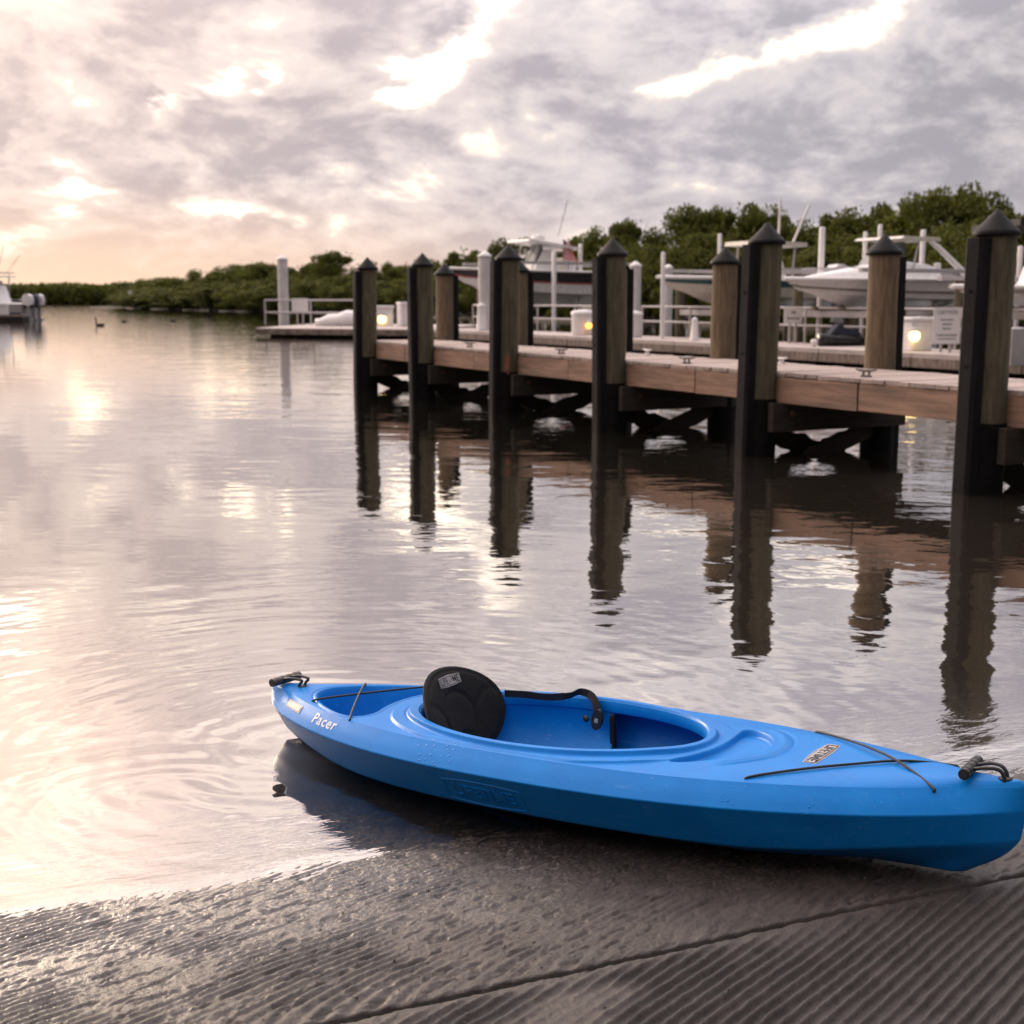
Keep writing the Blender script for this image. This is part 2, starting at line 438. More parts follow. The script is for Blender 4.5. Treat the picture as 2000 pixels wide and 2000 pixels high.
def water_material():
    m = bpy.data.materials.new('harbour_water'); m.use_nodes = True
    nt = m.node_tree; nt.nodes.clear(); T = NT(nt)
    out = T.new('ShaderNodeOutputMaterial')
    g = T.new('ShaderNodeNewGeometry'); P = g.outputs['Position']
    x, y, z = T.xyz(P)
    q = T.add(T.mul(x, UX), T.mul(y, UY)); p = T.add(T.mul(x, VX), T.mul(y, VY))
    # long lazy ripples, isotropic on the water; calmer out on the left, more lively by the dock
    wv = T.vm('SUBTRACT', T.noise(P, .55, 2, .5, color=True), (.5, .5, .5))
    Pw = T.vm('ADD', P, T.vm('SCALE', wv, s=.7))
    R2 = T.vec(T.add(T.mul(x, .60), T.mul(y, -.10)), T.add(T.mul(y, 1.0), T.mul(x, .16)), 0.0)
    h1 = T.noise(T.vm('ADD', R2, wv), 1.15, 2, .45)
    h2 = T.noise(T.vm('ADD', R2, T.vm('SCALE', wv, s=.4)), 4.2, 3, .5)
    h3 = T.noise(Pw, 15.0, 2, .5)
    patch = T.ss(T.noise(P, .22, 2, .5), .35, .65)
    live = T.add(.30, T.mul(T.ss(p, -.5, 7), 1.05))
    shal = T.ss(q, 3.1, 5.0, .35, 1.0)
    h = T.add(T.mul(h1, .0105), T.add(T.mul(h2, .0040), T.mul(h3, T.mul(patch, .00055))))
    h = T.mul(h, T.mul(live, shal))
    # concentric rings left by setting the boat down
    for (cx, cy, k, a, r0) in ((-1.02, 3.62, 58.0, .00020, .75), (-.62, 4.15, 52.0, .00034, 1.9)):
        d = T.m('SQRT', T.add(T.m('POWER', T.sub(x, cx), 2.0), T.m('POWER', T.sub(y, cy), 2.0)))
        d2 = T.add(d, T.mul(T.sub(T.noise(P, 2.2, 2, .5), .5), .16))
        env = T.mul(T.m('EXPONENT', T.mul(T.m('POWER', T.div(d, r0), 2.0), -1.0)), T.ss(d, .05, .3))
        h = T.add(h, T.mul(T.mul(T.m('SINE', T.mul(d2, k)), env), a))
    # fine wavelets where it laps on the ramp
    sh = T.ss(q, 3.75, 3.2)
    h = T.add(h, T.mul(T.mul(T.noise(T.vec(T.mul(p, .45), q, 0.0), 30, 3, .55, .3), sh), .0017))
    bn = T.new('ShaderNodeBump'); bn.inputs['Strength'].default_value = 1.0; bn.inputs['Distance'].default_value = 1.0
    T.put(bn.inputs['Height'], h)
    cosi = T.m('ABSOLUTE', T.vm('DOT_PRODUCT', bn.outputs[0], g.outputs['Incoming']))
    refl = T.add(.03, T.mul(.97, T.m('POWER', T.m('MAXIMUM', T.sub(1.0, cosi), 0.0), 2.1)))
    gl = T.new('ShaderNodeBsdfGlossy'); gl.inputs['Roughness'].default_value = .012; T.L.new(bn.outputs[0], gl.inputs['Normal'])
    gl.inputs['Color'].default_value = (1, .985, .97, 1)
    tr = T.new('ShaderNodeBsdfTransparent'); tr.inputs[0].default_value = (.90, .86, .78, 1)
    df = T.new('ShaderNodeBsdfDiffuse'); T.put(df.inputs[0], T.mix(T.ss(q, 4, 14), (.034, .028, .022), (.010, .010, .007)))
    depth = T.m('MAXIMUM', T.mul(T.sub(q, Q0), SLOPE), 0.0)
    murk = T.sub(1.0, T.m('EXPONENT', T.mul(depth, -15.0)))
    mb = T.new('ShaderNodeMixShader'); T.put(mb.inputs[0], murk); T.L.new(tr.outputs[0], mb.inputs[1]); T.L.new(df.outputs[0], mb.inputs[2])
    mx = T.new('ShaderNodeMixShader'); T.put(mx.inputs[0], refl); T.L.new(mb.outputs[0], mx.inputs[1]); T.L.new(gl.outputs[0], mx.inputs[2])
    T.L.new(mx.outputs[0], out.inputs[0])
    return m

def water():
    p0, p1, q0, q1 = -2.6, 5.4, 2.6, 7.4
    nx, ny = 401, 241
    pp, qq = np.meshgrid(np.linspace(p0, p1, nx), np.linspace(q0, q1, ny))
    X, Y = pq2w(pp, qq)
    edge = np.minimum.reduce([sst(pp, p0, p0 + .8), sst(-pp, -p1, -p1 + .8), sst(-qq, -q1, -q1 + 1.0), sst(qq, q0, q0 + .15)])
    h = .0016 * fbm(pp * .9, qq * 2.2, 3) + .0012 * pn(pp * 2.1, qq * 5.5)
    h += .0022 * sst(-np.abs(qq - Q0 - .03 - .05 * pn(pp * 1.1, 2.2)), -.09, 0) * sst(pn(pp * .8 + 3, 7.7) + .2, -.2, .4)
    zz = h * edge
    V = np.stack([X, Y, zz], -1).reshape(-1, 3); F = grid_faces(ny, nx)
    B = 4000.0
    ring = [(-B, -B), (p0, -B), (p1, -B), (B, -B), (-B, q0), (p0, q0), (p1, q0), (B, q0), (-B, q1), (p0, q1), (p1, q1), (B, q1), (-B, B), (p0, B), (p1, B), (B, B)]
    o = len(V)
    RV = np.array([(*pq2w(a, b), 0.0) for a, b in ring]); V = np.vstack([V, RV])
    RF = []
    for r in range(3):
        for c in range(3):
            if r == 1 and c == 1: continue
            RF.append([o + r * 4 + c, o + r * 4 + c + 1, o + (r + 1) * 4 + c + 1, o + (r + 1) * 4 + c])
    F = np.vstack([F, np.array(RF)])
    w = link('water', np_mesh('water', V, F, water_material(), True)); tag(w, kind='structure')
water()

# ------------------------------------------------------------------ the kayak
KL, KW = 1.215, .378                            # half length, half beam
EC, EA, EB = -.082, .457, .268                  # cockpit opening: centre x, half axes
def k_b(u): return KW * np.maximum(1 - np.abs(u) ** 2.35, 0) ** .84
def k_zc(u): return .170 + .006 * u * u
def k_bi(u):
    b = k_b(u); return b - .056 * np.minimum(1, b / .12)
def k_zde(u): return k_zc(u) + .052
def k_zk(u): return np.where(u < 0, .085 * np.abs(u) ** 4, .0 * u)
def k_rake(x_u, z, u):
    d = np.clip((k_zc(u) - z) / .17, 0, 1.2)
    st = .13 * d ** 1.25 * np.abs(u) ** 8; bw = .135 * d ** 2.8 * np.abs(u) ** 10
    return np.where(u < 0, x_u + st, x_u - bw)
TRAY = np.array([(.345, .192), (.392, .110), (.420, .005), (.410, -.115), (.402, -.165), (.425, -.182), (.485, -.140), (.535, -.072), (.553, -.005), (.545, .070), (.475, .135), (.380, .192)])
WELL = np.array([(-.965, .055), (-.985, .0), (-.965, -.055), (-.89, -.125), (-.78, -.185), (-.70, -.210), (-.655, -.195), (-.640, -.15), (-.662, -.08), (-.672, 0), (-.662, .08), (-.640, .15), (-.655, .195), (-.70, .210), (-.78, .185), (-.89, .125)])
def sd_poly(x, y, P):
    d = np.full(x.shape, 1e9); ins = np.zeros(x.shape, bool); n = len(P)
    for i in range(n):
        ax, ay = P[i]; bx, by = P[(i + 1) % n]; ex, ey = bx - ax, by - ay
        t = np.clip(((x - ax) * ex + (y - ay) * ey) / (ex * ex + ey * ey), 0, 1)
        d = np.minimum(d, np.hypot(x - ax - t * ex, y - ay - t * ey))
        c = ((ay > y) != (by > y)) & (x < (bx - ax) * (y - ay) / (by - ay + 1e-12) + ax); ins ^= c
    return np.where(ins, -d, d)
def chaikin(P, k=2):
    for _ in range(k):
        Q = np.roll(P, -1, 0); P = np.stack([.75 * P + .25 * Q, .25 * P + .75 * Q], 1).reshape(-1, 2)
    return P
TRAY = TRAY + np.array([.020, .0])
TRAY, WELL = chaikin(TRAY), chaikin(WELL)
def e_dist(x, w):
    """distance outside the cockpit opening"""
    X = x - EC; g = np.sqrt((X / EA) ** 2 + (w / EB) ** 2) + 1e-9
    return (g - 1) * g / np.sqrt(X ** 2 / EA ** 4 + w ** 2 / EB ** 4 + 1e-12)
def k_deck(x, w):
    """height of the deck moulding; w is positive towards the camera side"""
    u = np.clip(x / KL, -1, 1); bi = np.maximum(k_bi(u), 1e-4)
    r2 = np.clip((w / bi) ** 2, 0, 1)
    crown = .006 + .014 * sst(x, .35, .6) - .004 * sst(x, .8, 1.2)
    z = k_zde(u) + crown * (1 - r2 ** 1.6)
    e = e_dist(x, w)
    side = np.maximum(bi - np.abs(w), 0)
    rw = .026 + .012 * sst(EC - x, .3, .5)
    z = z + .0105 * sst(-e, -rw - .004, -rw + .003) - .007 * sst(-e, -.007, .0)              # coaming, rounded at its inner edge
    z = z + .0065 * sst(-e, -rw - .052, -rw - .044) * sst(side, .0, .02) * sst(x, .42, .30)   # raised shoulder round the coaming
    z = z - .0032 * sst(-np.abs(e - rw - .008), -.006, 0)
    t = sd_poly(x, w, TRAY)
    z = z - .019 * sst(-t, -.003, .008) + .004 * sst(-np.abs(t - .030), -.018, 0) * sst(x, .45, .52)
    z = z - .004 * sst(-np.abs(t - .055), -.010, 0) * sst(x, .47, .55)
    s = sd_poly(x, w, WELL)
    z = z - .105 * sst(-s, -.004, .034) - .004 * sst(-np.abs(s - .014), -.006, 0)
    z = z - .0035 * sst(w * w, .0, .0004) * 0
    return z

KMAT = {}
def blue_plastic():
    m = bpy.data.materials.new('blue_polyethylene'); m.use_nodes = True
    nt = m.node_tree; nt.nodes.clear(); T = NT(nt)
    b = T.new('ShaderNodeBsdfPrincipled'); out = T.new('ShaderNodeOutputMaterial'); T.L.new(b.outputs[0], out.inputs[0])
    tc = T.new('ShaderNodeTexCoord'); P = tc.outputs['Object']
    n = T.noise(P, 7, 5, .6); sp = T.noise(P, 260, 3, .55); st = T.noise(T.vm('MULTIPLY', P, (1.2, 9, 9)), 6, 5, .65)
    c = T.mix(T.ss(n, .3, .7), (.002, .165, .540), (.003, .195, .600))
    c = T.mix(T.ss(st, .58, .78, 0, .26), c, (.12, .30, .66))
    # drag scratches on the lower hull, dried silt along the bottom, scuffs on the shoulders
    px_, py_, pz_ = T.xyz(P)
    scr = T.noise(T.vm('MULTIPLY', P, (1.6, 40, 40)), 4.0, 4, .7)
    scr2 = T.noise(T.vm('MULTIPLY', T.vm('ADD', P, (2, 5, 1)), (7, 30, 30)), 5.0, 3, .7)
    c = T.mix(T.mul(T.ss(scr, .61, .70), T.ss(pz_, .20, .06, .10, .55)), c, (.16, .34, .62))
    c = T.mix(T.mul(T.ss(scr2, .66, .72), .35), c, (.20, .38, .66))
    c = T.mix(T.mul(T.ss(T.noise(P, 14, 5, .65), .48, .70), T.ss(pz_, .085, .015, 0, .55)), c, (.055, .060, .058))
    T.put(b.inputs['Base Color'], c)
    T.put(b.inputs['Roughness'], T.add(T.lin(n, .3, .7, .33, .42), T.mul(T.ss(st, .55, .8), .10)))
    b.inputs['Specular IOR Level'].default_value = .16
    bn = T.new('ShaderNodeBump'); bn.inputs['Strength'].default_value = 1; bn.inputs['Distance'].default_value = 1
    vr = T.new('ShaderNodeTexVoronoi'); vr.feature = 'F1'; T.put(vr.inputs['Vector'], P); vr.inputs['Scale'].default_value = 62; vr.inputs['Randomness'].default_value = 1
    drop = T.mul(T.ss(vr.outputs['Distance'], .26, .08), T.ss(T.noise(P, 5.0, 4, .6), .58, .66))
    T.put(bn.inputs['Height'], T.add(T.add(T.mul(sp, .00028), T.mul(T.noise(P, 9, 3, .5), .0012)), T.mul(drop, .0020)))
    T.L.new(bn.outputs[0], b.inputs['Normal'])
    return m
BLUE = blue_plastic()
BLACKP = mat('black_plastic', (.018, .018, .020), .45, var=.2, vscale=30, bump=.0004, bscale=200)
WEB = mat('black_webbing', (.022, .018, .018), .75, var=.3, vscale=60, bump=.0006, bscale=300)
FOAM = mat('black_foam_fabric', (.012, .012, .013), .85, spec=.25, var=.25, vscale=80, bump=.0007, bscale=420)
CORD = mat('black_bungee', (.012, .012, .014), .6, var=.3, vscale=90, bump=.0005, bscale=500)
SILVER = mat('brushed_plate', (.38, .36, .35), .6, metal=.2, var=.1, vscale=50)
INK = mat('dark_ink', (.02, .02, .025), .6)
WHITEINK = mat('white_print', (.55, .56, .58), .5, var=.08, vscale=90)

def fillet(pts, rad=.012, seg=4):
    out = [pts[0]]
    for i in range(1, len(pts) - 1):
        a, b, c = (np.array(pts[i - 1]), np.array(pts[i]), np.array(pts[i + 1]))
        la, lc = np.linalg.norm(a - b), np.linalg.norm(c - b)
        r = min(rad if not isinstance(rad, (list, tuple)) else rad[i], la * .45, lc * .45)
        s = b + (a - b) / max(la, 1e-9) * r; e = b + (c - b) / max(lc, 1e-9) * r
        for k in range(seg + 1):
            t = k / seg; out.append(tuple((1 - t) ** 2 * s + 2 * t * (1 - t) * b + t * t * e))
    out.append(pts[-1])
    return out

def make_kayak():
    root = empty('kayak')
    yaw, pit, roll = .581, .058, .036
    a = Vector((math.cos(yaw), -math.sin(yaw), 0)); n = Vector((-math.sin(yaw), -math.cos(yaw), 0)); k = Vector((0, 0, 1))
    ex = a * math.cos(pit) + k * math.sin(pit); ez = k * math.cos(pit) - a * math.sin(pit)
    en = n * math.cos(roll) + ez * math.sin(roll); ez2 = ez * math.cos(roll) - n * math.sin(roll); ey = -en
    M = Matrix(((ex.x, ey.x, ez2.x, .209), (ex.y, ey.y, ez2.y, 3.613), (ex.z, ey.z, ez2.z, .004), (0, 0, 0, 1)))
    root.matrix_world = M
    tag(root, 'bright blue plastic sit-inside kayak pulled up on the wet ramp, stern in the water', 'kayak')
    # --- hull shell, lofted through stations
    ns = 420
    th = np.linspace(0, np.pi, ns); uu = -np.cos(th) * .9995
    uu = .55 * uu + .45 * np.linspace(-.9995, .9995, ns)
    rows = []
    for u in uu:
        b = float(k_b(u)); bi = float(k_bi(u)); zc = float(k_zc(u)); zk = float(k_zk(u)); zd = float(k_zde(u))
        s = float(sst(np.array(u), .45, .95)); s2 = float(sst(np.array(-u), .5, .95))
        zl = zk + .040 + .038 * s + .02 * s2
        pts = [(0, zk), (min(.032, .30 * b), zk + .002), (.46 * b, zk + .008 + .040 * s + .01 * s2), (.80 * b, zl + .016), (b, zc), (b - .024 * min(1, b / .1), zc + .026), (bi, zd)]
        q = fillet(pts, [0, .012, .05, .008, .004, .022, 0], 4)
        # straight facets get inner points so that shading stays flat
        rows.append(q)
    nb = len(rows[0])
    full = []
    for u, q in zip(uu, rows):
        q = np.array(q); zz = np.concatenate([q[::-1, 1], q[1:, 1]]); ww = np.concatenate([q[::-1, 0], -q[1:, 0]])
        xx = k_rake(np.full(zz.shape, u * KL), zz, np.full(zz.shape, u))
        full.append(np.stack([xx, -ww, zz], -1))       # local y = -w
    V = np.array(full); nc = V.shape[1]
    me = np_mesh('hull', V.reshape(-1, 3), grid_faces(ns, nc), BLUE, True)
    hull = link('hull', me, root)
    wn = hull.modifiers.new('wn', 'WEIGHTED_NORMAL'); wn.weight = 60; wn.keep_sharp = False
    # --- deck: rings from the cockpit opening out to the hull's upper edge
    near = [(u * KL, float(k_bi(u))) for u in uu]; farr = [(u * KL, -float(k_bi(u))) for u in uu[::-1]]
    out = np.array(near + farr); nr = len(out)
    dx, dw = out[:, 0] - EC, out[:, 1]
    g = 1 / np.sqrt((dx / EA) ** 2 + (dw / EB) ** 2)
    inn = np.stack([EC + dx * g, dw * g], -1)
    steps = 170
    t = np.linspace(0, 1, steps) ** 1.12
    PX = inn[None, :, 0] * (1 - t[:, None]) + out[None, :, 0] * t[:, None]; PW = inn[None, :, 1] * (1 - t[:, None]) + out[None, :, 1] * t[:, None]
    Z = k_deck(PX, PW)
    tl = t[:, None] * np.ones_like(PX)
    edgez = k_zde(np.clip(out[:, 0] / KL, -1, 1))[None, :]
    Z = Z * (1 - sst(tl, .985, 1.0)) + edgez * sst(tl, .985, 1.0)
    skirt = np.stack([out[:, 0] * .998, -out[:, 1] * .985, edgez[0] - .012], -1)[None]
    D = np.concatenate([np.stack([PX, -PW, Z], -1), skirt], 0)
    deck = link('deck', np_mesh('deck', D.reshape(-1, 3), grid_faces(steps + 1, nr, True), BLUE, True), root)
    # --- coaming lip turned down into the cockpit and the moulded cockpit sides
    th = np.linspace(0, 2 * np.pi, 361)[:-1]
    ring = []
    for (sc, dz) in ((1.000, .0), (.996, -.004), (.990, -.012), (.988, -.030), (.997, -.034), (1.02, -.032)):
        x = EC + EA * sc * np.cos(th); w = EB * (sc if sc < 1 else 1 + (sc - 1)) * np.sin(th)
        z = k_deck(EC + EA * np.cos(th), EB * np.sin(th)) + dz
        ring.append(np.stack([x, -w, z], -1))
    link('coaming_lip', np_mesh('coaming_lip', np.array(ring).reshape(-1, 3), grid_faces(len(ring), 360, True), BLUE, True), root)
    th = np.linspace(np.pi * .478, np.pi * 1.522, 240)
    ring = []
    for j in range(15):
        s = j / 14
        bul = 1.0 + .055 * math.sin(s * math.pi) - .10 * s ** 3
        x = EC + EA * bul * np.cos(th); w = EB * (bul - .34 * s ** 2.2) * np.sin(th)
        z0 = k_deck(EC + EA * np.cos(th), EB * np.sin(th)) - .028
        ring.append(np.stack([x, -w, z0 * (1 - s) + .012 * s], -1))
    me = np_mesh('cockpit_side', np.array(ring).reshape(-1, 3), grid_faces(15, 240), BLUE, True)
    cs = link('cockpit_side', me, root)
    so = cs.modifiers.new('so', 'SOLIDIFY'); so.thickness = .018; so.offset = 1
    # floor of the cockpit
    MB().box((-.10, 0, .020), (.80, .28, .012), bev=.004).build('cockpit_floor', BLUE, root)
    # narrow black strip just ahead of the cockpit side
    for w_ in (-1, 1):
        MB().box((-.050, -w_ * .266, .140), (.018, .02, .11), bev=.008).build('black_strip', FOAM, root)
    # --- seat back
    def pad():
        rows, cols = 34, 64
        rr = np.linspace(0, 1, rows); aa = np.linspace(0, 2 * np.pi, cols + 1)[:-1]
        A, Rr = np.meshgrid(aa, rr)
        ca, sa = np.cos(A), np.sin(A)
        W_, H_ = .190, .150
        sup = (np.abs(ca) ** 2.15 + np.abs(sa) ** 2.15) ** (-1 / 2.15)
        y = W_ * Rr * sup * ca; z = H_ * Rr * sup * sa
        y = y * (1 - .10 * np.clip(z / H_, 0, 1) ** 2)
        t = .021 * (1 - Rr ** 5) ** .5
        # quilted seams: two shells and an arch
        for c0, r0 in (((0, -.02), .072), ((0, -.13), .055), ((-.15, -.06), .085), ((.15, -.06), .085)):
            d = np.abs(np.hypot((y - c0[0]) * 1.0, (z - c0[1]) * .8) - r0); t = t - .0045 * np.exp(-(d / .006) ** 2) * (Rr < .93)
        d = np.abs(Rr - .90); t = t - .004 * np.exp(-(d / .03) ** 2)
        bend = 1.6 * y ** 2
        F_ = np.stack([bend + t, y, z], -1); B_ = np.stack([bend - .021 * (1 - Rr ** 5) ** .5, y, z], -1)
        V = np.concatenate([F_.reshape(-1, 3), B_.reshape(-1, 3)]); f = grid_faces(rows, cols, True)
        return V, np.concatenate([f, f[:, ::-1] + rows * cols])
    V, F = pad()
    seat = link('seat_back', np_mesh('seat_back', V, F, FOAM, True), root, (-.455, 0.0, .208), (0, R(-20), 0))
    return root, seat, D

KAYAK, SEAT, DECKV = make_kayak()

def text_geo(s, size, extrude, offset=0.0, shear=0.0, space=1.0):
    cu = bpy.data.curves.new('txt', 'FONT'); cu.body = s; cu.size = size; cu.extrude = extrude; cu.offset = offset
    cu.align_x = 'CENTER'; cu.align_y = 'CENTER'; cu.resolution_u = 3; cu.shear = shear; cu.space_character = space
    ob = bpy.data.objects.new('txt', cu); COL.objects.link(ob)
    bpy.context.view_layer.update()
    me = bpy.data.meshes.new_from_object(ob.evaluated_get(bpy.context.evaluated_depsgraph_get()))
    V = np.array([v.co[:] for v in me.vertices]); F = [tuple(p.vertices) for p in me.polygons]
    bpy.data.objects.remove(ob); bpy.data.meshes.remove(me); bpy.data.curves.remove(cu)
    return V, F
def poly_mesh(name, V, F, m):
    me = bpy.data.meshes.new(name); me.from_pydata([tuple(v) for v in V], [], F); me.materials.append(m); me.update(); return me
def plate_outline(w, h, bow):
    """the rounded badge outline: straight ends, gently bowed long sides"""
    n = 9; xs = np.linspace(-w / 2, w / 2, n)
    top = [(x, h / 2 + bow * (1 - (2 * x / w) ** 2)) for x in xs]; bot = [(x, -h / 2 - bow * (1 - (2 * x / w) ** 2)) for x in xs[::-1]]
    return bot[::-1] + top[::-1]

def deck_z1(x, w): return float(k_deck(np.array([x]), np.array([w]))[0])
def kayak_fittings():
    K = KAYAK
    def cord(pts, r=.0034, name='bungee_cord', m=CORD, dense=14):
        # smooth path through the points
        P = [Vector(p) for p in pts]; out = []
        for i in range(len(P) - 1):
            p0, p1, p2, p3 = P[max(i - 1, 0)], P[i], P[i + 1], P[min(i + 2, len(P) - 1)]
            for j in range(dense):
                t = j / dense
                out.append(.5 * ((2 * p1) + (p2 - p0) * t + (2 * p0 - 5 * p1 + 4 * p2 - p3) * t * t + (3 * p1 - p0 - 3 * p2 + p3) * t ** 3))
        out.append(P[-1])
        return MB().tube(out, r, 8).build(name, m, K)
    def dk(x, w, dz=.004): return (x, -w, deck_z1(x, w) + dz)
    # stern X over the open well, bow X over the deck
    for (a, b) in (((-.905, .118), (-.672, -.232)), ((-.905, -.118), (-.672, .232))):
        A, B = dk(*a), dk(*b)
        mid = tuple((A[i] + B[i]) / 2 for i in range(3)); mid = (mid[0], mid[1], mid[2] + (.003 if a[1] > 0 else .0095))
        cord([(A[0], A[1], A[2] - .012), A, mid, B, (B[0], B[1], B[2] - .012)])
    for (a, b, hi) in (((.612, .235), (1.02, -.098), .0), ((.612, -.235), (1.02, .098), .006)):
        pts = [(*dk(*a)[:2], dk(*a)[2] - .014), dk(*a, .003)]
        for t in (.25, .5, .75):
            pts.append(dk(a[0] + (b[0] - a[0]) * t, a[1] + (b[1] - a[1]) * t, .005 + hi * (1 - abs(2 * t - 1))))
        pts += [dk(*b, .003), (*dk(*b)[:2], dk(*b)[2] - .014)]
        cord(pts)
    # carry handles: loop of cord through a ribbed grip
    for sgn, gx, lx, lift in ((1, 1.085, 1.165, .016), (-1, -1.150, -1.075, .016)):
        hz = deck_z1(lx, 0); gz = deck_z1(min(max(gx, -1.16), 1.16), 0) + lift
        hd = MB().tube([(gx, -.066, gz), (gx, .066, gz)], .0135, 14)
        for k in range(4): hd.tube([(gx, -.045 + k * .030 - .002, gz), (gx, -.045 + k * .030 + .002, gz)], .0145, 14)
        h = hd.build('carry_handle', BLACKP if sgn > 0 else mat('painted_sunlit_grip', (.05, .042, .038), .5, var=.3, vscale=40), K)  # stern grip: warm sunlight painted in as a lighter, browner plastic
        for e in (-1, 1):
            MB().tube([(gx, -.066 * e - .0012 * e, gz), (gx, -.0665 * e, gz)], .009, 12).build('grip_bore', INK, h)
        s = -1 if sgn > 0 else 1
        pts = []
        for y in (-.018, .018):
            m = (gx + lx) / 2
            c = [(gx, y, gz), (m, y * 1.25, gz + .010), (lx - .012 * (1 if sgn > 0 else -1), y * .9, hz + .024), (lx, y * .8, hz + .008), (lx, y * .8, hz - .01)]
            o = cord(c, .0048, 'handle_cord', BLACKP); o.parent = h; o.matrix_parent_inverse = Matrix.Identity(4)
        MB().lathe([(.0, .0), (.017, .0), (.017, .002), (.0, .004)], 16, (lx, 0, hz - .0005)).build('eyelet', BLACKP, h)
    # badge on the bow, read by the paddler
    def surf_map(V, cx, cw, rot, dz):
        c, s = math.cos(rot), math.sin(rot); out = []
        for p in V:
            x = cx + p[0] * c - p[1] * s; w = cw + p[0] * s + p[1] * c
            out.append((x, -w, deck_z1(x, w) + dz + p[2]))
        return out
    # local text axes: reading direction = +w (far to near), up = +x
    def badge(parent, place, w, h, bow, size, name='badge', emb=.0):
        ol = plate_outline(w, h, bow)
        def fan(pts, z0, z1):
            n = len(pts); V = [(*p, z0) for p in pts] + [(*p, z1) for p in pts]
            return V, [tuple(range(n))[::-1], tuple(range(n, 2 * n))] + [(i, (i + 1) % n, n + (i + 1) % n, n + i) for i in range(n)]
        V, F = fan(ol, -.001, .0010)
        pl = link(name, poly_mesh(name, place(V), F, SILVER), parent)
        V, F = fan([(x * .965, y * .84) for x, y in ol], .0008, .0016); link('badge_border', poly_mesh('badge_border', place(V), F, INK), pl)
        V, F = fan([(x * .945, y * .74) for x, y in ol], .0012, .0021); link('badge_field', poly_mesh('badge_field', place(V), F, SILVER), pl)
        V, F = text_geo('LIFETIME', size, .0004, size * .004)
        V[:, 0] *= (w * .86) / (V[:, 0].max() - V[:, 0].min()); V[:, 2] += .0026
        link('lettering', poly_mesh('lettering', place(V), F, INK), pl)
        return pl
    badge(K, lambda V: surf_map([(p[1], p[0], p[2]) for p in V], .712, .0, 0.0, .0), .185, .034, .0065, .036)
    # side panels: find the hull surface point for (x, height fraction) on the near side
    def strip_pt(x, f, off):
        """near sheer strip: f 0 at the crease, 1 at the deck edge"""
        u = np.array(np.clip(x / KL, -.999, .999)); b = float(k_b(u)); bi = float(k_bi(u)); zc = float(k_zc(u)); zd = float(k_zde(u))
        pts = fillet([(b - .0, zc), (b - .024 * min(1, b / .1), zc + .026), (bi, zd)], [0, .022, 0], 6)
        L = [0]
        for i in range(1, len(pts)): L.append(L[-1] + math.hypot(pts[i][0] - pts[i - 1][0], pts[i][1] - pts[i - 1][1]))
        s = max(0, min(1, f)) * L[-1]
        for i in range(1, len(pts)):
            if s <= L[i] + 1e-9:
                t = (s - L[i - 1]) / max(L[i] - L[i - 1], 1e-9)
                w = pts[i - 1][0] + (pts[i][0] - pts[i - 1][0]) * t; z = pts[i - 1][1] + (pts[i][1] - pts[i - 1][1]) * t
                dw, dz = pts[i][0] - pts[i - 1][0], pts[i][1] - pts[i - 1][1]; l = math.hypot(dw, dz) + 1e-9
                return (x, -(w + dz / l * off), z - dw / l * off)
    def strip_map(V, cx, cf, slope=.0, h=.078):
        return [strip_pt(cx + p[0], cf + (p[1] + slope * p[0]) / h, .0006 + p[2]) for p in V]
    # model name printed on the stern quarter: the deck and strip read as one rounded shoulder there
    V, F = text_geo('Pacer', .052, .0003, .0010, .10, 1.15)
    link('model_lettering', poly_mesh('model_lettering', strip_map(V, -.775, .55), F, WHITEINK), K)
    V = []; F = []
    nx, ny = 8, 4
    for j in range(ny):
        for i in range(nx): V.append((-.055 + .11 * i / (nx - 1), -.014 + .028 * j / (ny - 1), .001))
    for j in range(ny - 1):
        for i in range(nx - 1): F.append((j * nx + i, j * nx + i + 1, (j + 1) * nx + i + 1, (j + 1) * nx + i))
    pl = link('serial_plate', poly_mesh('serial_plate', strip_map(V, -.985, .60), F, SILVER), K)
    V2 = [(p[0] * .86, p[1] * .70, .0022) for p in V]
    link('plate_field', poly_mesh('plate_field', strip_map(V2, -.985, .60), F, mat('plate_print', (.36, .30, .27), .4, var=.4, vscale=160)), pl)
    # maker's name moulded into the side of the hull
    def side_pt(x, z, off):
        u = np.array(x / KL); b = float(k_b(u)); zc = float(k_zc(u)); zl = float(k_zk(u)) + .056
        t = (z - zl) / (zc - zl); w = .80 * b + (b - .80 * b) * t
        nz = -.20 * b; nw = (zc - zl); l = math.hypot(nz, nw)
        return (x, -(w + nw / l * off), z + nz / l * off)
    def side_map(V, cx, cz): return [side_pt(cx + p[0], cz + p[1], p[2]) for p in V]
    V, F = text_geo('LIFETIME', .052, .0022, .0012, 0, 1.0)
    V[:, 0] *= .205 / (V[:, 0].max() - V[:, 0].min())
    link('moulded_lettering', poly_mesh('moulded_lettering', side_map(V, -.12, .103), F, BLUE), K)
    o1 = plate_outline(.262, .066, .008); V = []; F = []
    n = len(o1)
    for sc, z in ((1.0, -.001), (.995, .0016), (.975, .0016), (.97, -.001)):
        V += [(x * sc, y * (1 - (1 - sc) * 3.4), z) for x, y in o1]
    for r in range(3):
        for i in range(n): F.append((r * n + i, r * n + (i + 1) % n, (r + 1) * n + (i + 1) % n, (r + 1) * n + i))
    link('moulded_frame', poly_mesh('moulded_frame', side_map(V, -.12, .103), F, BLUE), K)
    # patch on the seat back
    Sy = .0
    def seat_map(V):
        out = []
        for p in V:
            y = Sy - p[0] + .020; z = .118 + p[1]
            out.append((1.6 * y * y + .0205 + p[2] * .8, y, z))
        return out
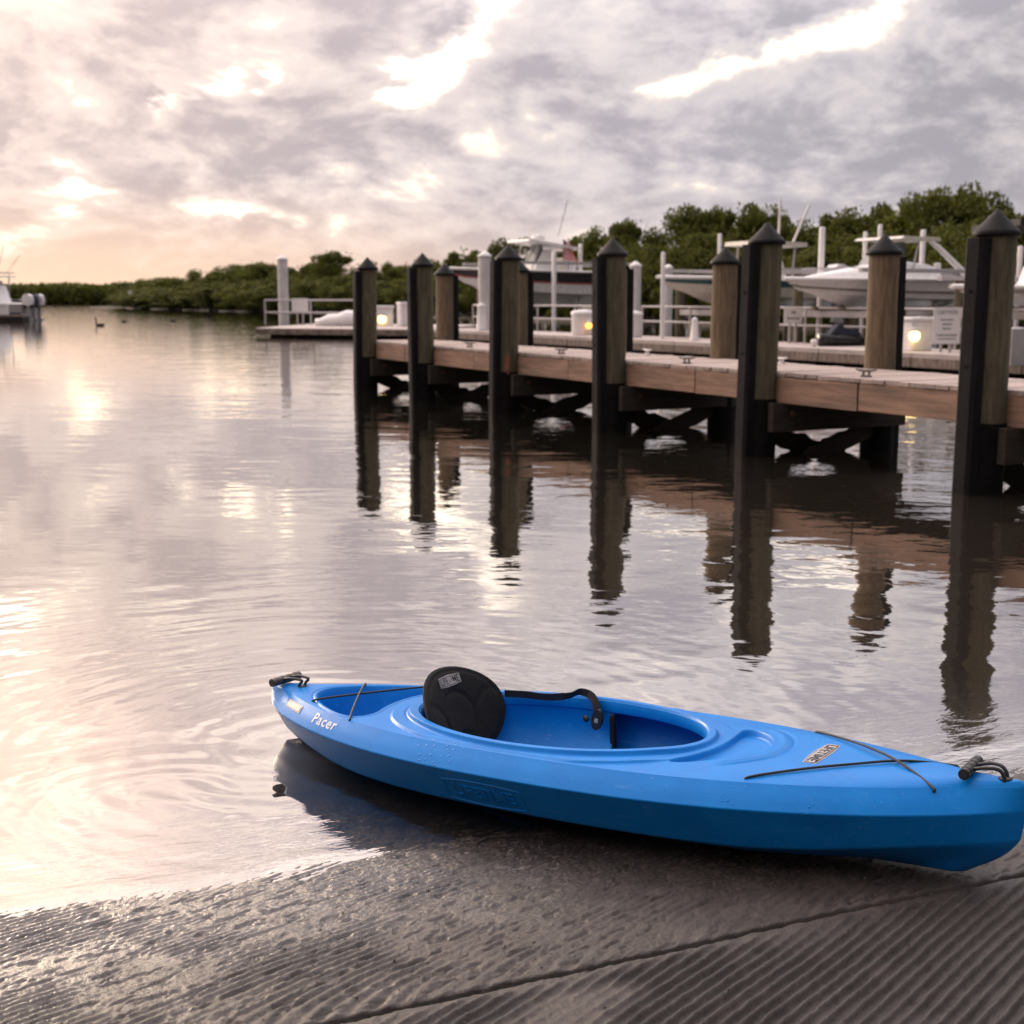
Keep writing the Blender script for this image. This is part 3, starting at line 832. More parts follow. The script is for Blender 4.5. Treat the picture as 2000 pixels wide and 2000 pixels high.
    # facing the bow, reading direction runs from far (+y) to near
    def seat_map2(V):
        return [(1.6 * (p[0] * -1) ** 2 + .0205 + p[2] * .8, -p[0] * -1 * 1.0, .104 + p[1]) for p in V]
    badge(SEAT, seat_map2, .105, .028, .004, .030, 'fabric_patch')
    # strap from the seat back along the far coaming to its buckle
    path = [(-.385, -.175, .245), (-.32, -.200, .243), (-.25, -.212, .240), (-.19, -.236, .246), (-.155, -.252, .258), (-.120, -.252, .252), (-.100, -.247, .234), (-.092, -.244, .205)]
    P = []
    for i in range(len(path) - 1):
        p0, p1, p2, p3 = [Vector(path[max(0, min(len(path) - 1, i + d))]) for d in (-1, 0, 1, 2)]
        for j in range(8):
            t = j / 8; P.append(.5 * ((2 * p1) + (p2 - p0) * t + (2 * p0 - 5 * p1 + 4 * p2 - p3) * t * t + (3 * p1 - p0 - 3 * p2 + p3) * t ** 3))
    P.append(Vector(path[-1]))
    V = []; F = []
    for i, p in enumerate(P):
        t = (P[min(i + 1, len(P) - 1)] - P[max(i - 1, 0)]).normalized()
        upv = Vector((0, .35, 1)).normalized() if p.x < -.2 else Vector((.7, .1, .7)).normalized()
        if p.x > -.13: upv = Vector((1, 0, .1)).normalized()
        nrm = t.cross(upv).normalized(); s = nrm.cross(t).normalized()
        for (a, b) in ((-.0125, -.0012), (.0125, -.0012), (.0125, .0012), (-.0125, .0012)): q = p + s * a + nrm * b; V.append((q.x, -q.y, q.z))
    for i in range(len(P) - 1):
        for k in range(4): F.append((i * 4 + k, i * 4 + (k + 1) % 4, (i + 1) * 4 + (k + 1) % 4, (i + 1) * 4 + k))
    st = link('seat_strap', poly_mesh('seat_strap', V, F, WEB), K)
    bk = MB()
    ol = []
    for k in range(20):
        a_ = 2 * math.pi * k / 20; ol.append((.018 * math.cos(a_) * (1 if math.sin(a_) < 0 else 1), .034 * math.sin(a_)))
    bk.prism(ol, -.006, .006, 'y'); b_ = bk.build('strap_buckle', BLACKP, st, (-.088, .237, .182), (R(0), R(12), R(0)))
    MB().box((0, -.0065, -.002), (.012, .002, .014), bev=.0008).build('buckle_slot', SILVER, b_)
    MB().lathe([(0, .004), (.009, .003), (.011, .0), (.011, -.002)], 14).build('strap_rivet', BLACKP, K, (-.132, .243, .178), (R(90), 0, 0))
kayak_fittings()

# ------------------------------------------------------------------ the fixed wooden dock
DA = R(27.06)
DU = Vector((-math.sin(DA), math.cos(DA), 0)); DN = Vector((math.cos(DA), math.sin(DA), 0))   # along the dock outwards, across it to the right
P1 = Vector((3.53, 9.90, 0))
def on_line(px, off):
    """where the line of pilings (offset across the dock) crosses the photograph's column px"""
    k = (px - 1000) / FPX / 1.0128
    B = P1 + DN * off
    t = (k * B.y - B.x) / (DU.x - k * DU.y)
    return t
DROT = math.atan2(DU.y, DU.x) - math.pi / 2      # local y = along the dock, local x = across
PILE = mat('weathered_pile_wood', (.092, .078, .048), .85, var=.45, vscale=5, stretch=(6, 6, .7), bump=.008, bscale=9, dirt=(.045, .058, .030), dscale=1.4, damt=.8)
PILE2 = mat('brown_pile_wood', (.145, .105, .066), .85, var=.4, vscale=5, stretch=(6, 6, .7), bump=.004, bscale=9, dirt=(.07, .06, .035), dscale=2.0, damt=.6)
WRAP = mat('black_pile_wrap', (.006, .006, .006), .8, spec=.1, var=.4, vscale=8)
RUBBER = mat('black_rubber_fender', (.010, .009, .011), .7, spec=.12, var=.4, vscale=12, stretch=(1, 1, .3))
CAPM = mat('dark_cap', (.006, .0058, .007), .55, spec=.14, var=.3, vscale=9, dirt=(.04, .034, .03), damt=.3)
FASC = mat('reddish_fascia_board', (.29, .185, .130), .8, var=.35, vscale=3, stretch=(8, .7, 8), bump=.003, bscale=10, dirt=(.15, .115, .09), dscale=.9, damt=.85)
PLANKS = [mat('deck_plank_%s' % n, c, .75, var=.22, vscale=3, stretch=(.6, 8, 8), bump=.002, bscale=10, dirt=(.22, .16, .14), dscale=2.5, damt=.5)
          for n, c in (('pale', (.40, .335, .30)), ('mid', (.33, .27, .24)), ('pink', (.42, .335, .295)))]
BEAM = mat('dark_dock_beam', (.030, .022, .017), .9, var=.4, vscale=4, stretch=(1, 6, 6), dirt=(.03, .028, .022), damt=.7)
BOLT = mat('rusty_bolt', (.12, .05, .03), .7, metal=.4, var=.5, vscale=30)
GALV = mat('galvanised_cleat', (.16, .14, .13), .5, metal=.5, var=.3, vscale=30)

near_px = [1936, 1489, 1199, 989, 828, 716]
near_t = [on_line(px, 0) for px in near_px]
PW = 1.42
far_t = [near_t[0]] + [on_line(px, PW) for px in (1724, 1414, 1204, 1012, 869)]
dock = empty('wooden_dock', P1, DROT)
tag(dock, 'weathered wooden boat dock on pilings with reddish fascia boards, nearest to the ramp', 'dock')
T0, T1 = -3.4, near_t[-1] + .55
# planks, one by one
rnd = random.Random(3)
pl_me = []
for k in range(6):
    m = MB().box((0, 0, 0), (PW - .20 + rnd.uniform(-.02, .02), .138, .038), bev=.005)
    pl_me.append(m.mesh('plank', PLANKS[k % 3]))
t = T0; i = 0
while t < T1:
    link('plank', pl_me[rnd.randrange(6)], dock, (PW / 2 + rnd.uniform(-.008, .008), t, .757 + rnd.uniform(-.003, .003)), (0, rnd.uniform(-.004, .004), rnd.uniform(-.006, .006)))
    t += .1445; i += 1
# fascia boards between the pilings, stringers, bents
ts = [T0] + near_t + [T1]
for side, x in ((0, .125), (1, PW - .125)):
    for a, b in zip(ts[:-1], ts[1:]):
        m_ = a + (b - a) * rnd.uniform(.42, .60)
        for a2, b2 in ((a, m_), (m_, b)):
            MB().box((0, 0, 0), (.045 + rnd.uniform(0, .008), b2 - a2 - .010, .235 + rnd.uniform(-.008, .008)), bev=.005).build('fascia_board', FASC, dock, (x + rnd.uniform(-.004, .004), (a2 + b2) / 2, .617 + rnd.uniform(-.005, .005)), (0, 0, rnd.uniform(-.003, .003)))
for x in (.42, .71, 1.0):
    MB().box((0, 0, 0), (.05, T1 - T0, .2), bev=.003).build('stringer', BEAM, dock, (x, (T0 + T1) / 2, .63))
for j, (a, b) in enumerate(zip(near_t, far_t)):
    for s in (-1, 1):
        y = a + s * .195
        bm = MB().box((0, 0, 0), (PW + .20, .075, .27), bev=.006).build('cross_beam', BEAM, dock, (PW / 2 + .08, y, .365))
        for xx in (-PW / 2 + .12, PW / 2 - .12):
            MB().tube([(xx, s * .036, .03), (xx, s * .062, .03)], .026, 10).build('bolt', BOLT, bm)
    # X brace between the pair of pilings, shaggy with growth at the waterline
    for s in (-1, 1):
        yb = a + s * .10
        br = MB()
        x0, x1 = (.10, PW - .10) if s > 0 else (PW - .10, .10)
        nseg = 14; top = []; bot = []
        rr = random.Random(j * 7 + s)
        for k in range(nseg + 1):
            f = k / nseg; xx = x0 + (x1 - x0) * f; zz = .24 - .48 * f
            g = (.015 + .04 * max(0, 1 - abs(zz) / .25)) * rr.uniform(.3, 1.2)
            top.append((xx, zz + .075 + g)); bot.append((xx, zz - .075 - g))
        br.prism(top + bot[::-1], yb - .022, yb + .022, 'y')
        br.build('cross_brace', BEAM, dock)
# cleats
def cleat_mesh():
    m = MB(); m.box((0, 0, .012), (.06, .12, .024), bev=.004)
    for s in (-1, 1):
        m.tube([(0, s * .035, .02), (0, s * .035, .075)], .016, 8)
    m.tube([(0, -.13, .092), (0, -.07, .080), (0, 0, .078), (0, .07, .080), (0, .13, .092)], [.010, .016, .018, .016, .010], 8)
    return m.mesh('dock_cleat', GALV)
CLM = cleat_mesh(); CLS = .72
cl_lab = ['small metal cleat on the dock between the nearest two pilings', 'small metal cleat on the dock between the second and third front pilings', 'small metal cleat on the dock between the third and fourth front pilings', 'small metal cleat on the dock between the fourth and fifth front pilings']
for px, lb in zip((1698, 1344, 1097, 917), cl_lab):
    tt = on_line(px, .30)
    o = link('dock_cleat', CLM, None, P1 + DN * .30 + DU * tt + Vector((0, 0, .776)), (0, 0, DROT + .5)); o.scale = (CLS,) * 3; tag(o, lb, 'cleat', 'cleats along the near dock edge')
WCL = mat('white_cleat', (.62, .60, .60), .45, var=.1)
mm = cleat_mesh(); mm.materials.clear(); mm.materials.append(WCL)
for px, lb in ((1266, 'pale cleat on the far edge of the wooden dock, beside the third piling'), (1530, 'pale cleat on the far edge of the wooden dock, beside the second piling')):
    tt = on_line(px, PW - .28)
    o = link('dock_cleat', mm, None, P1 + DN * (PW - .28) + DU * tt + Vector((0, 0, .776)), (0, 0, DROT)); o.scale = (CLS,) * 3; tag(o, lb, 'cleat', 'pale cleats on the far dock edge')

def piling(pos, wood, fender_side, top, lean, seed):
    rr = random.Random(seed)
    root = empty('dock_piling', pos)
    r = .148
    prof = []
    pts = []; rad = []
    zt = top - .145
    for k in range(9):
        z = .50 + (zt - .50) * k / 8
        pts.append((lean[0] * z + rr.uniform(-.002, .002), lean[1] * z + rr.uniform(-.002, .002), z)); rad.append(r * (1.0 - .02 * k / 8) * rr.uniform(.99, 1.01))
    MB().tube(pts, rad, 20).build('pile_shaft', wood, root)
    MB().tube([(lean[0] * .53, lean[1] * .53, .53), (0, 0, 0), (-lean[0] * 1.2, -lean[1] * 1.2, -1.6)], r + .012, 20).build('pile_wrap', WRAP, root)
    cx, cy = lean[0] * zt, lean[1] * zt
    cp = MB().lathe([(.0, .170), (.012, .163), (.085, .085), (.158, .012), (.172, -.004), (.172, -.030), (.160, -.036), (.145, -.036)], 24, (cx, cy, zt)).build('pile_cap', CAPM, root)
    # rubbing strip bolted to the water side
    d = -DN if fender_side < 0 else DN
    off = d * (r + .022)
    zf = zt - rr.uniform(.03, .06)
    f = MB()
    M = Matrix.Rotation(DROT, 4, 'Z')
    seg = [(-.085, -.035), (.085, -.035), (.085, .040), (.055, .062), (-.055, .062), (-.085, .040)]
    n_ = len(seg); V = []; F = []
    for z in (-.35, 0, .6, 1.2, zf):
        for (a, b) in seg:
            q = DU * a + d * (b + r + .020) + Vector((lean[0] * z, lean[1] * z, z)); V.append(q)
    for k in range(4):
        for m_ in range(n_): F.append((k * n_ + m_, k * n_ + (m_ + 1) % n_, (k + 1) * n_ + (m_ + 1) % n_, (k + 1) * n_ + m_))
    F.append(tuple(range(n_))); F.append(tuple(range(4 * n_, 5 * n_)))
    f.raw(V, F); fo = f.build('rubbing_strip', RUBBER, root)
    for z in (.95, 1.5):
        q = d * (r + .080) + Vector((lean[0] * z, lean[1] * z, z)); MB().tube([q, q + d * .006], .014, 8).build('bolt_hole', WRAP, fo)
    return root
ords = ['nearest', 'second', 'third', 'fourth', 'fifth', 'farthest']
tops = [2.075, 2.115, 2.08, 2.105, 2.08, 2.085]
for j, t in enumerate(near_t):
    o = piling(P1 + DU * t, PILE, -1, tops[j], ((.006, .0), (.013, .002), (-.010, .006), (.012, -.004), (-.008, 0), (.012, 0))[j], j)
    tag(o, ('%s front piling of the wooden dock, black cone cap and black rubbing strip' % ords[j]) if j not in (3,) else 'fourth front piling of the wooden dock, black cone cap, orange mark above its beam', 'piling', 'front row dock pilings')
    if j == 3:
        MB().box((0, 0, 0), (.012, .05, .24), bev=.004).build('orange_mark', mat('orange_mark', (.24, .085, .055), .8, var=.4, vscale=20), o, tuple(-DN * .155 * .4 - DU * .15 * .95 + Vector((0, 0, .62))), (0, 0, DROT + R(55)))
bl = ['back row piling with black cone cap at the nearest bay of the dock', 'brown back row piling seen between the nearest two front pilings', 'brown back row piling just left of the second front piling', 'back row piling almost hidden behind the third front piling', 'back row piling overlapping the right side of the fourth front piling', 'slim back row piling between the fourth and fifth front pilings']
for j, t in enumerate(far_t):
    if j == 0: continue
    o = piling(P1 + DN * PW + DU * t, PILE2, 1, 2.01 + .03 * (j == 1), (.002 * (-1) ** j, 0), 40 + j); tag(o, bl[j], 'piling', 'back row dock pilings')

# ------------------------------------------------------------------ the marina walkway behind
WK0 = Vector((8.13, 27.7, 0)); WZ = .35
def wk(px, off=0.0):
    k = (px - 1000) / FPX / 1.0128; B = WK0 + DN * off
    t = (k * B.y - B.x) / (DU.x - k * DU.y)
    return B + DU * t
def zat(py, Y): return at(1000, py, Y).z
WALKD = mat('pale_walkway_boards', (.42, .37, .35), .8, var=.2, vscale=2, stretch=(6, .6, 1))
WALKF = mat('brown_walkway_edge', (.20, .155, .13), .85, var=.55, vscale=4, stretch=(1, 4, 1), dirt=(.05, .04, .035), dscale=6, damt=.7)
DARKF = mat('dark_float', (.025, .020, .018), .9, var=.4)
ALU = mat('grey_rail_metal', (.42, .40, .41), .5, metal=.1, var=.12)
WHITE = mat('white_plastic', (.72, .71, .72), .4, var=.06, dirt=(.5, .46, .42), damt=.3)
PVC = mat('white_pile_sleeve', (.58, .57, .58), .45, var=.08, dirt=(.38, .35, .31), dscale=1.5, damt=.5)
WHITEG = mat('white_gelcoat', (.84, .83, .82), .28, var=.05, dirt=(.55, .52, .46), damt=.3)
CREAM = mat('cream_gelcoat', (.60, .57, .50), .35, var=.08)
BLACKG = mat('black_gelcoat', (.012, .011, .012), .25, var=.1)
TEAL = mat('teal_gelcoat', (.012, .085, .105), .3, var=.15)
REDP = mat('red_stripe', (.35, .05, .05), .4)
NAVY = mat('navy_cover', (.018, .022, .045), .75, var=.3)
GLASS = mat('tinted_glass', (.10, .12, .13), .12, spec=.8)
GREYH = mat('grey_gelcoat', (.40, .38, .38), .35, var=.1)

walk = empty('marina_walkway', WK0, DROT)
tag(walk, 'long grey floating walkway with brown edge beyond the wooden dock', 'walkway')
WL0, WL1 = -9.0, 25.5
y = WL0; k = 0
while y < WL1:
    l = min(2.9, WL1 - y)
    sct = MB().box((0, 0, 0), (2.2, l - .02, .10), bev=.008).build('walkway_deck', WALKD, walk, (1.1, y + l / 2, WZ - .05))
    MB().box((0, 0, 0), (.05, l - .03, .20), bev=.006).build('edge_board', WALKF, sct, (-1.09, 0, -.145))
    MB().box((0, 0, 0), (1.9, l - .5, .45)).build('float', DARKF, sct, (0, 0, -.30))
    y += l; k += 1
def railing(name, pts, zt, zm, zb, label, spacing=2.4, r=.028, first=True):
    """posts and two rails along a path of points"""
    root = empty(name, pts[0]); o0 = Vector(pts[0])
    for a, b in zip(pts[:-1], pts[1:]):
        a, b = Vector(a), Vector(b); L = (b - a).length; n = max(1, round(L / spacing))
        for z, nm in ((zt, 'top_rail'), (zm, 'mid_rail')):
            MB().tube([a - o0 + Vector((0, 0, z)), b - o0 + Vector((0, 0, z))], r, 8).build(nm, ALU, root)
        for i in range(n + 1):
            p = a + (b - a) * (i / n) - o0
            MB().tube([p + Vector((0, 0, zb)), p + Vector((0, 0, zt + .01))], r * 1.05, 8).build('post', ALU, root)
    tag(root, label, 'railing'); return root
A = WK0 + DN * 2.12
railing('walkway_railing', [A + DU * -4.5, A + DU * 13.3], WZ + .88, WZ + .44, WZ, 'grey metal railing along the walkway in front of the lifted boats')
railing('walkway_railing', [A + DU * 14.8, A + DU * 25.3], WZ + .88, WZ + .44, WZ, 'grey metal railing at the far left stretch of the walkway')

# T-head platform at the end
TH = [Vector((-9.95, 51.6, 0)), Vector((-3.4, 49.2, 0)), Vector((-1.2, 58.5, 0)), Vector((-9.0, 61.8, 0))]
th_ = empty('end_platform', TH[0]); tag(th_, 'low floating end platform of the marina, left of the wooden dock', 'platform')
po = [(p - TH[0]) for p in TH]
MB().prism([(p.x, p.y) for p in po], WZ - .10, WZ).build('platform_deck', WALKD, th_)
a, b = po[0], po[1]; d = (b - a); an = math.atan2(d.y, d.x)
MB().box((0, 0, 0), (d.length - .02, .06, .2), bev=.005).build('edge_board', WALKF, th_, ((a.x + b.x) / 2 + .01, (a.y + b.y) / 2 - .035, WZ - .14), (0, 0, an))
c = sum(po, Vector()) / 4
MB().prism([(c.x + (p.x - c.x) * .88, c.y + (p.y - c.y) * .88) for p in po], -.3, WZ - .105).build('float', DARKF, th_)
R0 = at(518.5, 631, 58.5); R0.z = 0; R1 = at(700, 631, 56.5); R1.z = 0
railing('platform_railing', [R0, R1], WZ + 1.06, WZ + .53, WZ, 'grey metal railing on the end platform at the far left', 2.1, .035)

def sleeve_pile(px, ytop, Y, dia, label, zbase=-1.5):
    p = at(px, 600, Y); zt = zat(ytop, Y)
    o = empty('sleeved_piling', (p.x, p.y, 0))
    r = dia / 2; hc = dia * .42
    MB().tube([(0, 0, zbase), (0, 0, zt - hc)], r, 20).build('pile_sleeve', PVC, o)
    MB().lathe([(.0, hc), (r * .25, hc * .93), (r * .8, hc * .45), (r * 1.12, hc * .1), (r * 1.12, -hc * .15), (r * .98, -hc * .15)], 20, (0, 0, zt - hc)).build('pile_cap', WHITE, o)
    tag(o, label, 'piling', 'white sleeved pilings')
sleeve_pile(554, 498, 60.6, .47, 'tall grey-white sleeved piling on the end platform, leftmost of all')
sleeve_pile(947, 490, 47.2, .45, 'white sleeved piling in front of the black-hulled boat')
sleeve_pile(1240, 510, 41.5, .36, 'white sleeved piling left of the teal-striped boat')
sleeve_pile(1304, 516, 43.5, .30, 'short white sleeved piling behind the bow of the teal-striped boat')

def dock_box(px0, px1, ytop, off, label, lamp=None, name='power_pedestal'):
    p = wk((px0 + px1) / 2, off); Y = p.y; w = (px1 - px0) / FPX * Y; h = zat(ytop, Y) - WZ
    o = empty(name, (p.x, p.y, WZ), DROT)
    MB().box((0, 0, h * .44), (w * .85, w * .85, h * .88), bev=w * .04).build('cabinet', WHITE, o)
    MB().box((0, 0, h * .94), (w * .95, w * .95, h * .12), bev=h * .05).build('lid', WHITE, o)
    if lamp:
        lz = zat(lamp[1], Y) - WZ; v = at(lamp[0], lamp[1], Y - .45) - Vector((p.x, p.y, 0)); v = Matrix.Rotation(-DROT, 3, 'Z') @ Vector((v.x, v.y, 0))
        lamp_at(o, (v.x, v.y, lz), lamp[2], lamp[3])
    tag(o, label, 'pedestal'); return o
def lamp_at(parent, loc, r, warm):
    m = mat('lit_lamp_%d' % warm, (.9, .6, .2), .4, emit=((1.0, .70, .22) if warm == 0 else (1.0, .42, .05)), estr=(6.0 if warm == 0 else 3.2))
    MB().lathe([(0, r * 1.75), (r * .5, r * 1.62), (r * 1.25, r * .95), (r * 1.25, r * .85), (r * .9, r * .85)], 14).build('lamp_hood', ALU, parent, loc)
    l = MB().lathe([(0, r), (r * .5, r * .87), (r * .87, r * .5), (r, 0), (r * .87, -r * .5), (r * .5, -r * .87), (0, -r)], 14).build('lamp_globe', m, parent, loc)
    MB().box((0, 0, 0), (r * .5, r * .5, r * 1.6)).build('lamp_bracket', ALU, l, (r * .2, r * 1.0, -r * .8))
dock_box(727, 766, 597, .7, 'white dock pedestal with a yellow lamp, at the left end of the walkway', (746, 623, .16, 0))
dock_box(776, 801, 590, .8, 'white dock pedestal without a lamp just left of the fifth front piling')
dock_box(1754, 1816, 619, .9, 'largest white dock locker with a bright yellow lamp, right of the walkway', (1786, 655, .115, 0), 'dock_locker')
def drum(px0, px1, ytop, off, label, lamp=None):
    p = wk((px0 + px1) / 2, off); Y = p.y; r = (px1 - px0) / FPX * Y / 2; h = zat(ytop, Y) - WZ
    o = empty('white_drum', (p.x, p.y, WZ))
    MB().lathe([(0, 0), (r * .97, 0), (r, h * .04), (r, h * .80), (r * 1.0, h * .82)], 24).build('drum_body', WHITE, o)
    MB().lathe([(r * 1.05, h * .80), (r * 1.05, h * .90), (r * .9, h * .96), (r * .3, h), (0, h)], 24).build('drum_lid', WHITE, o)
    if lamp:
        v = at(lamp[0], lamp[1], Y - .55); lamp_at(o, (v.x - p.x, v.y - p.y, v.z - WZ), lamp[2], lamp[3])
    tag(o, label, 'drum', 'white drums on the walkway')
drum(1117, 1160, 605, .9, 'white round drum with an orange lamp left of the third front piling', (1150, 636, .10, 1))
drum(1214, 1255, 607, .9, 'white round drum just right of the third front piling')
def bollard(px, w, ytop, off, label, taper=.8):
    p = wk(px, off); r = w / FPX * p.y / 2; h = zat(ytop, p.y) - WZ
    o = empty('white_bollard', (p.x, p.y, WZ))
    MB().lathe([(0, 0), (r * 1.15, 0), (r, h * .06), (r * taper, h * .86)], 16).build('bollard_body', WHITE, o)
    MB().lathe([(r * taper * 1.1, h * .86), (r * taper * 1.1, h * .93), (r * .3, h), (0, h)], 16).build('bollard_cap', WHITE, o)
    tag(o, label, 'bollard', 'white bollards on the walkway')
bollard(941, 20, 592, .6, 'white bollard at the foot of the sleeved piling by the fourth front piling')
bollard(1358, 17, 620, .7, 'white tapered bollard below the bow of the teal-striped boat', .62)
for px, lb in ((1507, 'tiny white cleat post on the walkway left of the small sign'), (1593, 'tiny white cleat post on the walkway right of the small sign')):
    p = wk(px, .5); o = MB().lathe([(0, 0), (.07, 0), (.05, .06), (.09, .12), (.06, .17), (0, .18)], 12).build('mooring_post', WHITE, None, (p.x, p.y, WZ)); tag(o, lb, 'mooring post', 'tiny white posts on the walkway')

# signs: white boards with dark lettering too far away to read, apart from one word
SIGNW = mat('white_sign_board', (.70, .69, .69), .5, var=.05)
INKG = mat('grey_sign_ink', (.12, .12, .13), .6)
def sign(px0, px1, y0, y1, Y, rows, label, legs=True, word=None, rz=None):
    p = at((px0 + px1) / 2, y1, Y); w = (px1 - px0) / FPX * Y; h = (y1 - y0) / FPX * Y; zc = (zat(y0, Y) + zat(y1, Y)) / 2
    o = empty('notice_sign', (p.x, p.y, WZ), rz if rz is not None else R(8))
    bd = MB().box((0, 0, 0), (w, .02, h), bev=.006).build('sign_board', SIGNW, o, (0, 0, zc - WZ))
    if word:
        V, F = text_geo(word, h * .17, .002); V[:, 0] *= w * .72 / (V[:, 0].max() - V[:, 0].min())
        link('lettering', poly_mesh('lettering', [(q[0], -.013 - q[2], q[1] + h * .36) for q in V], F, INKG), bd)
    rr = random.Random(int(px0))
    for (f, n, ww, hh) in rows:
        m = MB()
        for i in range(n):
            x = (-.5 + (i + .5) / n) * w * ww; m.box((x, -.012, f * h), (w * ww / n * .62, .005, hh * h * rr.uniform(.8, 1.1)))
            m.box((x + w * ww / n * .1, -.0125, f * h + hh * h * rr.uniform(-.3, .3)), (w * ww / n * .75, .005, hh * h * .2))
        m.build('lettering', INKG, bd)
    if legs:
        for s in (-.17, .17) if w < 1 else (-.42, .42):
            MB().box((s * w, .025, (zc - WZ) / 2), (.06, .03, (zc - WZ)), bev=.004).build('sign_post', ALU, o)
    tag(o, label, 'sign'); return o
pY = wk(1548, 1.7).y
sign(1531, 1567, 600, 631, pY, [(.18, 2, .26, .16), (-.20, 7, .72, .12)], 'small white sign on two posts below the white cruiser')
pY = wk(1848, .75).y
sign(1819, 1876, 601, 671, pY, [(.16, 6, .5, .04), (.04, 5, .34, .05), (-.08, 4, .30, .05), (-.26, 10, .78, .05), (-.36, 8, .66, .04)], 'large white caution sign left of the nearest front piling', True, 'CAUTION', R(10))
sign(570, 602, 583, 608, 57.0, [], 'blank white board on the end platform railing', True, None, R(0))

# ------------------------------------------------------------------ boats
def hull_rows(L, B, H, n=26, flare=.86, bowrise=.22, kr=.62, chz=.30):
    rows = []
    for i in range(n):
        s = i / (n - 1)
        b = B / 2 * (1 - max(0, (s - .42) / .58) ** 2.3) * (.94 + .06 * min(1, s / .2)); b = max(b, .012)
        zs = H * (1 - bowrise + bowrise * s ** 1.7); zc = H * (chz + .34 * s ** 3); zk = 0 if s < kr else H * .70 * ((s - kr) / (1 - kr)) ** 1.9
        zc = max(zc, zk + .01 * H)
        bc = b * flare * (1 - .35 * s ** 3)
        x = s * L; over = .10 * L * s ** 5
        rows.append(dict(x=x, b=b, zs=zs, zc=zc, zk=zk, bc=bc, ov=over))
    return rows
def loft(rows, fa, fb, both=True, k=4):
    """skin between two point functions of a station, both sides"""
    m = MB()
    for sg in (-1, 1):
        V = []; F = []
        for r in rows:
            a, b = fa(r), fb(r)
            for j in range(k + 1):
                t = j / k; V.append((a[0] + (b[0] - a[0]) * t, sg * (a[1] + (b[1] - a[1]) * t), a[2] + (b[2] - a[2]) * t))
        for i in range(len(rows) - 1):
            for j in range(k):
                q = (i * (k + 1) + j, i * (k + 1) + j + 1, (i + 1) * (k + 1) + j + 1, (i + 1) * (k + 1) + j); F.append(q if sg > 0 else q[::-1])
        m.raw(V, F, True)
    return m
def boat(name, label, pos, heading, L, B, H, c_side, c_bot, stripe=None, c_top=None, split=.5, bowrise=.22):
    root = empty(name, pos, heading)
    rows = hull_rows(L, B, H, bowrise=bowrise)
    K = lambda r: (r['x'], 0, r['zk']); C = lambda r: (r['x'] + r['ov'] * .45, r['bc'], r['zc'])
    S = lambda r: (r['x'] + r['ov'], r['b'], r['zs'])
    def mid(r):
        c, s = C(r), S(r); return tuple(c[i] + (s[i] - c[i]) * split for i in range(3))
    loft(rows, K, C).build('hull_bottom', c_bot, root)
    hs = loft(rows, C, mid, k=3).build('lower_side', c_bot, root)
    loft(rows, mid, S, k=3).build('hull_side', c_side, root)
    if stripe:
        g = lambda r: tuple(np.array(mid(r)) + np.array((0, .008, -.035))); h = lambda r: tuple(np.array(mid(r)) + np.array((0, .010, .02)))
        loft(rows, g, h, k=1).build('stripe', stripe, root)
    # transom, deck, rub rail
    r = rows[0]
    m = MB(); m.prism([(0, r['zk']), (r['bc'], r['zc']), (r['b'], r['zs']), (-r['b'], r['zs']), (-r['bc'], r['zc'])], -.02, 0.01, 'x'); m.build('transom', c_side, root)
    top = c_top or WHITEG
    V = []; F = []
    for q in rows:
        x = q['x'] + q['ov']
        V += [(x, -q['b'] * .995, q['zs'] + .005), (x, -q['b'] * .5, q['zs'] + .05), (x, 0, q['zs'] + .06), (x, q['b'] * .5, q['zs'] + .05), (x, q['b'] * .995, q['zs'] + .005)]
    for i in range(len(rows) - 1):
        for j in range(4): F.append((i * 5 + j, i * 5 + j + 1, (i + 1) * 5 + j + 1, (i + 1) * 5 + j))
    MB().raw(V, F, True).build('boat_deck', top, root)
    for sg in (-1, 1):
        MB().tube([(q['x'] + q['ov'] + .02, sg * (q['b'] + .01), q['zs'] + .005) for q in rows], .05, 8).build('rub_rail', top, root)
    tag(root, label, 'boat')
    return root, rows
def outboard(root, x, y, z, s=1.0, m=None):
    m = m or WHITE
    V = [(-.32, .0), (-.36, .28), (-.30, .52), (-.12, .62), (.10, .60), (.22, .45), (.22, .05), (.05, -.05), (-.2, -.06)]
    b = MB(); b.prism([(a * s, c * s) for a, c in V], -.19 * s, .19 * s, 'y'); ob = b.build('outboard_motor', m, root, (x, y, z))
    MB().prism([(a * s, c * s) for a, c in [(-.16, -.05), (.06, -.05), (.04, -.75), (.10, -.95), (-.28, -.98), (-.30, -.88), (-.12, -.80)]], -.05 * s, .05 * s, 'y').build('motor_leg', GREYH, ob)
    MB().box((.16 * s, 0, -.1 * s), (.22 * s, .2 * s, .25 * s), bev=.02).build('motor_bracket', BLACKG, ob)
def t_top(root, x0, x1, w, z0, z1, tilt=0.0, m=None, slab=.08):
    t = empty('t_top', (0, 0, 0)); t.parent = root
    zf = z1 + tilt
    MB().prism([(x0, z1), (x1, zf), (x1 - .05, zf + slab), (x0 + .02, z1 + slab)], -w / 2, w / 2, 'y').build('hard_top', m or WHITEG, t)
    for sx, f in ((x0 + .18 * (x1 - x0), .18), (x0 + .78 * (x1 - x0), .78)):
        for sy in (-1, 1):
            MB().tube([(sx + (.15 if f > .5 else -.05), sy * w * .30, z0), (sx, sy * w * .40, z1 + tilt * f)], .03, 8).build('frame_tube', ALU, t)
    return t
HB = math.atan2(-DN.y, -DN.x)                   # bows point at the walkway
